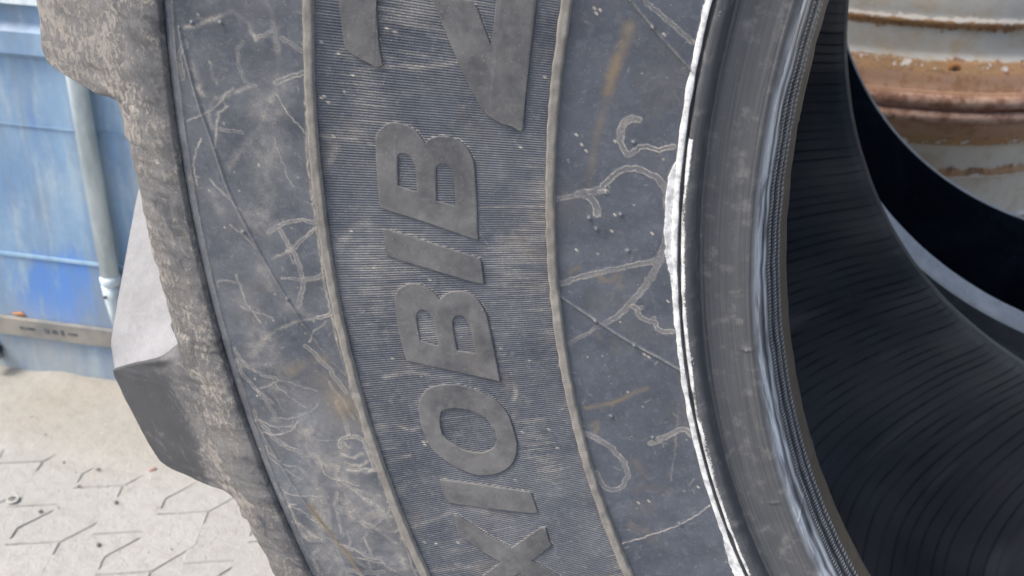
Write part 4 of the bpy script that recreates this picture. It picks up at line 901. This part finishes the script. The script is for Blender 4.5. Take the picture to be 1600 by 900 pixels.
# --- tread body with both shoulders, far sidewall
TP = [(0.7886, -0.3246), (0.7892, -0.3278), (0.7900, -0.3284), (0.80, -0.3280), (0.815, -0.3230), (0.826, -0.3182), (0.8335, -0.311), (0.8375, -0.302), (0.8395, -0.292), (0.842, -0.27), (0.850, -0.20), (0.859, -0.10), (0.864, 0.0), (0.865, YC)]
def smooth_mirror(P): return P + [(a, 2 * YC - b) for a, b in P[:-1][::-1]]
def tread_h(n, m, seed, nd, r):
    h = np.zeros((n, m)); h[:, :nd] = 0.0016 * (vnoise(n, nd, n // 4, 60, seed) - 0.5) + 0.0008 * (vnoise(n, nd, n // 2, 220, seed + 1) - 0.5); return h
th, nd = theta_cols(-30, 8, 0.09, 1.5)
P = np.concatenate([np.array(TP[:3]), fine_profile(smooth_mirror(TP)[3:-3], 0.004), np.array(smooth_mirror(TP)[-3:])])
hh = tread_h(len(P), len(th), 91, nd, P[:, 0]); hh[:3] *= 0.3
set_ = np.repeat((sstep(P[:, 0], 0.806, 0.838) * 1.0 - 0.25 * (P[:, 0] < 0.80))[:, None], len(th), 1)
revolve('tread', P, th, M_SHOULDER, tyre, hh, {'settled': set_})
FS = [(0.7886, 2 * YC + 0.3240)] + [(q, 2 * YC - yface(q)) for q in (0.78, 0.7155, 0.65, 0.595, 0.5345)]
revolve('sidewall', FS, np.radians(np.arange(0, 360, 1.5)), M_PLAIN, tyre)

# --- lugs
def r_edge(phi, tipl, tipu):
    x = [-4, -2.6, -2.0, -1.4, -1.0, -0.72, -0.48, -0.27, -0.10, 0.15, 4.25, 4.55, 4.78, 5.05, 5.5, 5.85, 6.25, 6.8, 7.6, 9.0]
    y = [.8365, .8368, .8385, .8425, .8480, .8585, .8740, .8880, .8975, 1.0, 1.0, .9985, .905, .890, .866, .8525, .8445, .8395, .8370, .8365]
    y = np.array(y); t = np.interp(x, [0.15, 4.25], [tipl, tipu])
    y = np.where(y > 0.99, t, np.minimum(y, t)); y[10 + 1] = tipu - 0.002
    return np.interp(phi, x, y)
def lug_mesh(tipl, tipu, side, seed, fine=True, dirt=0.1):
    """side +1: near row (seen in the photograph); -1: far row, mirrored"""
    phi = np.unique(np.concatenate([np.linspace(-3.4, -1.6, 8), np.linspace(-1.6, 0.4, 22), np.linspace(0.4, 4.2, 14), np.linspace(4.2, 5.4, 16), np.linspace(5.4, 8.8, 18)])) if fine else np.array([-3, -1.4, -0.9, -0.3, 0.15, 2.2, 4.3, 5, 5.8, 7, 8.5])
    m = len(phi); re = r_edge(phi, tipl, tipu); cov = np.maximum((re - 0.8365) / 0.066, 0)
    out = np.where(cov > 0.012, 0.0010, 0) + np.where(cov <= 0.012, -0.0016, 0)          # borders sink under the tread body
    rows = []; rho = 0.0045; bl = sstep(cov, 0.0, 0.30)
    yl = lambda q: yface(q) * bl + (1 - bl) * np.interp(q, [w[0] for w in TP[2:9]], [w[1] for w in TP[2:9]])
    fr = np.linspace(0, 1, 14 if fine else 5)
    for f in fr:
        rr = 0.806 + (re - rho - 0.806) * f
        lift = out * min(1, f * 4) - 0.0012 * (1 - min(1, f * 4))
        rows.append((phi, rr, yl(rr) - lift))
    ye = yl(re - rho) - out
    for a in (30, 60, 90):
        rows.append((phi, re - rho + rho * math.sin(math.radians(a)), ye + rho * (1 - math.cos(math.radians(a)))))
    for y in np.concatenate([np.linspace(-0.285, -0.2, 10), np.linspace(-0.17, 0.15, 14)]) if fine else np.linspace(-0.27, 0.15, 8):
        rb = np.interp(y, [q[1] for q in TP], [q[0] for q in TP]); rt = 0.902 + 0.026 * (1 - ((y - YC) / 0.39) ** 2)
        hgt = cov * (rt - rb) * (1 - sstep(y, 0.11, 0.15)) - np.where(cov <= 0.012, 0.0018, 0)
        rows.append((phi + 74.0 * (y + 0.30) * (1 - 0.22 * (y + 0.30) / 0.45), rb + hgt * 1.0, np.full(m, y)))
    T = np.array([q[0] for q in rows]); R = np.array([q[1] for q in rows]); Y = np.array([q[2] for q in rows])
    n = len(rows)
    if fine:
        T = T + 0.10 * (vnoise(n, m, 9, 12, seed) - 0.5); R = R + 0.0024 * (vnoise(n, m, 10, 14, seed + 1) - 0.5) + 0.001 * (vnoise(n, m, n // 2, m // 2, seed + 3) - 0.5); Y = Y + 0.0018 * (vnoise(n, m, 12, 16, seed + 2) - 0.5) + 0.0008 * (vnoise(n, m, n // 2, m // 2, seed + 4) - 0.5)
    if side < 0: Y = 2 * YC - Y
    st = np.zeros((n, m)); st[:16] = (sstep(R[:16], 0.80, 0.83) * 0.5 + dirt * sstep(R[:16], 0.835, 0.865)) ; st[16:] = 0.3 * (1 - cov)[None]
    V = cyl(np.radians(T), R, Y); V[..., 2] -= TZ
    mi = np.zeros((n - 1, m - 1), np.int32); mi[(16 if fine else 7):, :] = 1
    return V.reshape(-1, 3), grid_faces(n, m, flip=(side < 0)), mi.ravel(), st
def lug_obj(parent, data, th0, mat=M_SHOULDER):
    o = mesh_np('lug', data[0], data[1], mat, parent, attrs={'settled': data[3]}); o.data.materials.append(M_FLANK); o.data.polygons.foreach_set('material_index', data[2]); o.location = (0, 0, TZ); o.rotation_euler = (0, math.radians(th0), 0); return o
def lug_copy(parent, src, th0):
    o = src.copy(); link(o, parent); o.location = (0, 0, TZ); o.rotation_euler = (0, math.radians(th0), 0); return o
PITCH, TH0 = 18.0, -17.99
near = {1: lug_obj(tyre, lug_mesh(0.8935, 0.8955, 1, 101, dirt=0.35), TH0 + PITCH), 0: lug_obj(tyre, lug_mesh(0.9045, 0.9165, 1, 105, dirt=-1.7), TH0)}
spare = lug_obj(tyre, lug_mesh(0.903, 0.906, 1, 109), TH0 - PITCH)
farl = lug_obj(tyre, lug_mesh(0.903, 0.906, -1, 113, False), TH0 + PITCH / 2)
for k in range(2, 19): lug_copy(tyre, spare, TH0 + PITCH * k)
for k in range(1, 20): lug_copy(tyre, farl, TH0 + PITCH * (k + 0.5))

# ------------------------------------------------------------------ second tyre close behind
t2 = thing('tractor_tyre', 'second tractor tyre in deep shade standing behind the lettered one', 'tyre', (-0.052, 0.7885, 0))
S2 = 0.385 / 0.607                              # it is narrower
def squeeze(o):
    c = np.empty(len(o.data.vertices) * 3, np.float32); o.data.vertices.foreach_get('co', c); c = c.reshape(-1, 3); c[:, 1] *= S2; o.data.vertices.foreach_set('co', c.ravel()); o.data.update()
    return o
th_c = np.radians(np.arange(0, 360, 0.75))
b = squeeze(build_bead(t2, 0, False, False)); b.data.materials.append(M_PLAIN)
b.data.polygons.foreach_set('material_index', [1 if math.hypot(q.center.x, q.center.z - TZ) > 0.4975 else 0 for q in b.data.polygons])
b2 = squeeze(build_bead(t2, 0, True, False))
squeeze(build_liner(t2, False))
sw = [(q, yface(q)) for q in (0.5345, 0.595, 0.65, 0.7155, 0.78)] + [(0.7886, -0.3262)]
squeeze(revolve('sidewall', sw, th_c, M_PLAIN, t2)); squeeze(revolve('sidewall', [(q, 2 * YC - y) for q, y in sw[::-1]], th_c, M_PLAIN, t2))
squeeze(revolve('tread', np.array(smooth_mirror(TP)), th_c, M_TREAD, t2))
la = squeeze(lug_obj(t2, lug_mesh(0.903, 0.906, 1, 121, False), 5, M_TREAD)); lb2 = squeeze(lug_obj(t2, lug_mesh(0.903, 0.906, -1, 125, False), 14, M_TREAD))
for k in range(1, 20): lug_copy(t2, la, 5 + PITCH * k); lug_copy(t2, lb2, 14 + PITCH * k)

# ------------------------------------------------------------------ small things lying on the paving
M_STONE = simple('dark_stone', (0.13, 0.12, 0.105), (0.24, 0.225, 0.20), 120, 0.9)
M_PINK = simple('pinkish_stone', (0.36, 0.24, 0.21), (0.46, 0.33, 0.29), 90, 0.9)
M_WASH = simple('dusty_washer_steel', (0.30, 0.29, 0.26), (0.38, 0.37, 0.33), 150, 0.7)
def pebble_mesh(seed, mat):
    g = random.Random(seed); bm = bmesh.new(); bmesh.ops.create_icosphere(bm, subdivisions=2, radius=1.0)
    k = [Vector((g.uniform(-1, 1), g.uniform(-1, 1), g.uniform(-1, 1))) for _ in range(4)]
    for v in bm.verts:
        s = 1 + sum(0.22 * math.sin(3 * v.co.dot(q) + i) for i, q in enumerate(k)); v.co = Vector((v.co.x * s, v.co.y * s * 0.8, v.co.z * s * 0.55))
    me = bpy.data.meshes.new('pebble'); bm.to_mesh(me); bm.free(); me.materials.append(mat); me.polygons.foreach_set('use_smooth', [True] * len(me.polygons)); return me
PEB = [pebble_mesh(i, M_STONE) for i in range(4)]
PEBBLES=[(-1.6812,0.3351,0.0037),(-1.6006,0.2886,0.0020),(-1.5344,0.2941,0.0032),(-1.4517,0.2382,0.0037),(-1.5454,0.1755,0.0032),(-1.4108,0.1491,0.0037),(-1.5336,0.2472,0.0024),(-1.7066,0.4159,0.0028),(-1.7426,0.3675,0.0037),(-1.7768,0.3946,0.0024),(-1.6919,0.4562,0.0020),(-1.7885,0.3696,0.0016),(-1.3827,0.2536,0.0012),(-1.3029,0.1832,0.0016),(-1.5270,0.1932,0.0016)]
PINK=(-1.4512,0.3293)
WASHER=(-1.6055,0.1805)
for i, (x, y, s) in enumerate(PEBBLES):
    o = link(bpy.data.objects.new('pebble', PEB[i % 4])); o.location = (x, y, 0.002 + s * 0.4); o.scale = (s, s, s); o.rotation_euler = (0, 0, i * 1.7)
    tag(o, 'small dark pebble lying on the dusty pale paving', 'pebble', 'dark pebbles on the dusty paving')
o = link(bpy.data.objects.new('stone', pebble_mesh(9, M_PINK))); o.location = (*PINK, 0.003); o.scale = (0.0065, 0.0075, 0.006); tag(o, 'pinkish flat stone on the dusty paving beside the tread lug', 'stone')
bm = bmesh.new(); bm_lathe(bm, [(0.0060, 0.0), (0.0095, 0.0), (0.0100, 0.0018), (0.0092, 0.0032), (0.0066, 0.0032), (0.0060, 0.0018)], 28, closed=True)
o = bm_obj('washer', bm, M_WASH, None, True); o.location = (*WASHER, 0.0022); o.rotation_euler = (0.05, 0.04, 0); tag(o, 'dusty steel washer lying on the pale pavers', 'washer')
# loose grit
g = np.random.default_rng(5); bm = bmesh.new()
M_GRIT = simple('grit', (0.42, 0.40, 0.36), (0.62, 0.6, 0.56), 30, 0.9)
for i in range(900):
    x = g.uniform(-2.1, -1.05); y = g.uniform(-0.15, 0.52)
    if (-1.787 - x) * 0.174 + (y - 0.498) * 0.985 > -0.006: continue
    s = 0.0007 + 0.0022 * g.random() ** 3; c = Vector((x, y, 0.0012 + 0.003 * float(sstep((-1.787 - x) * 0.174 + (y - 0.498) * 0.985, -0.33, -0.16))))
    vs = [bm.verts.new(c + Vector(g.normal(0, 1, 3)).normalized() * s) for _ in range(4)]
    for f in ((0, 1, 2), (0, 2, 3), (0, 3, 1), (1, 3, 2)): bm.faces.new([vs[k] for k in f])
gr = bm_obj('grit', bm, M_GRIT); gr['kind'] = 'stuff'; gr['label'] = 'pale loose grit scattered over the dusty paving'
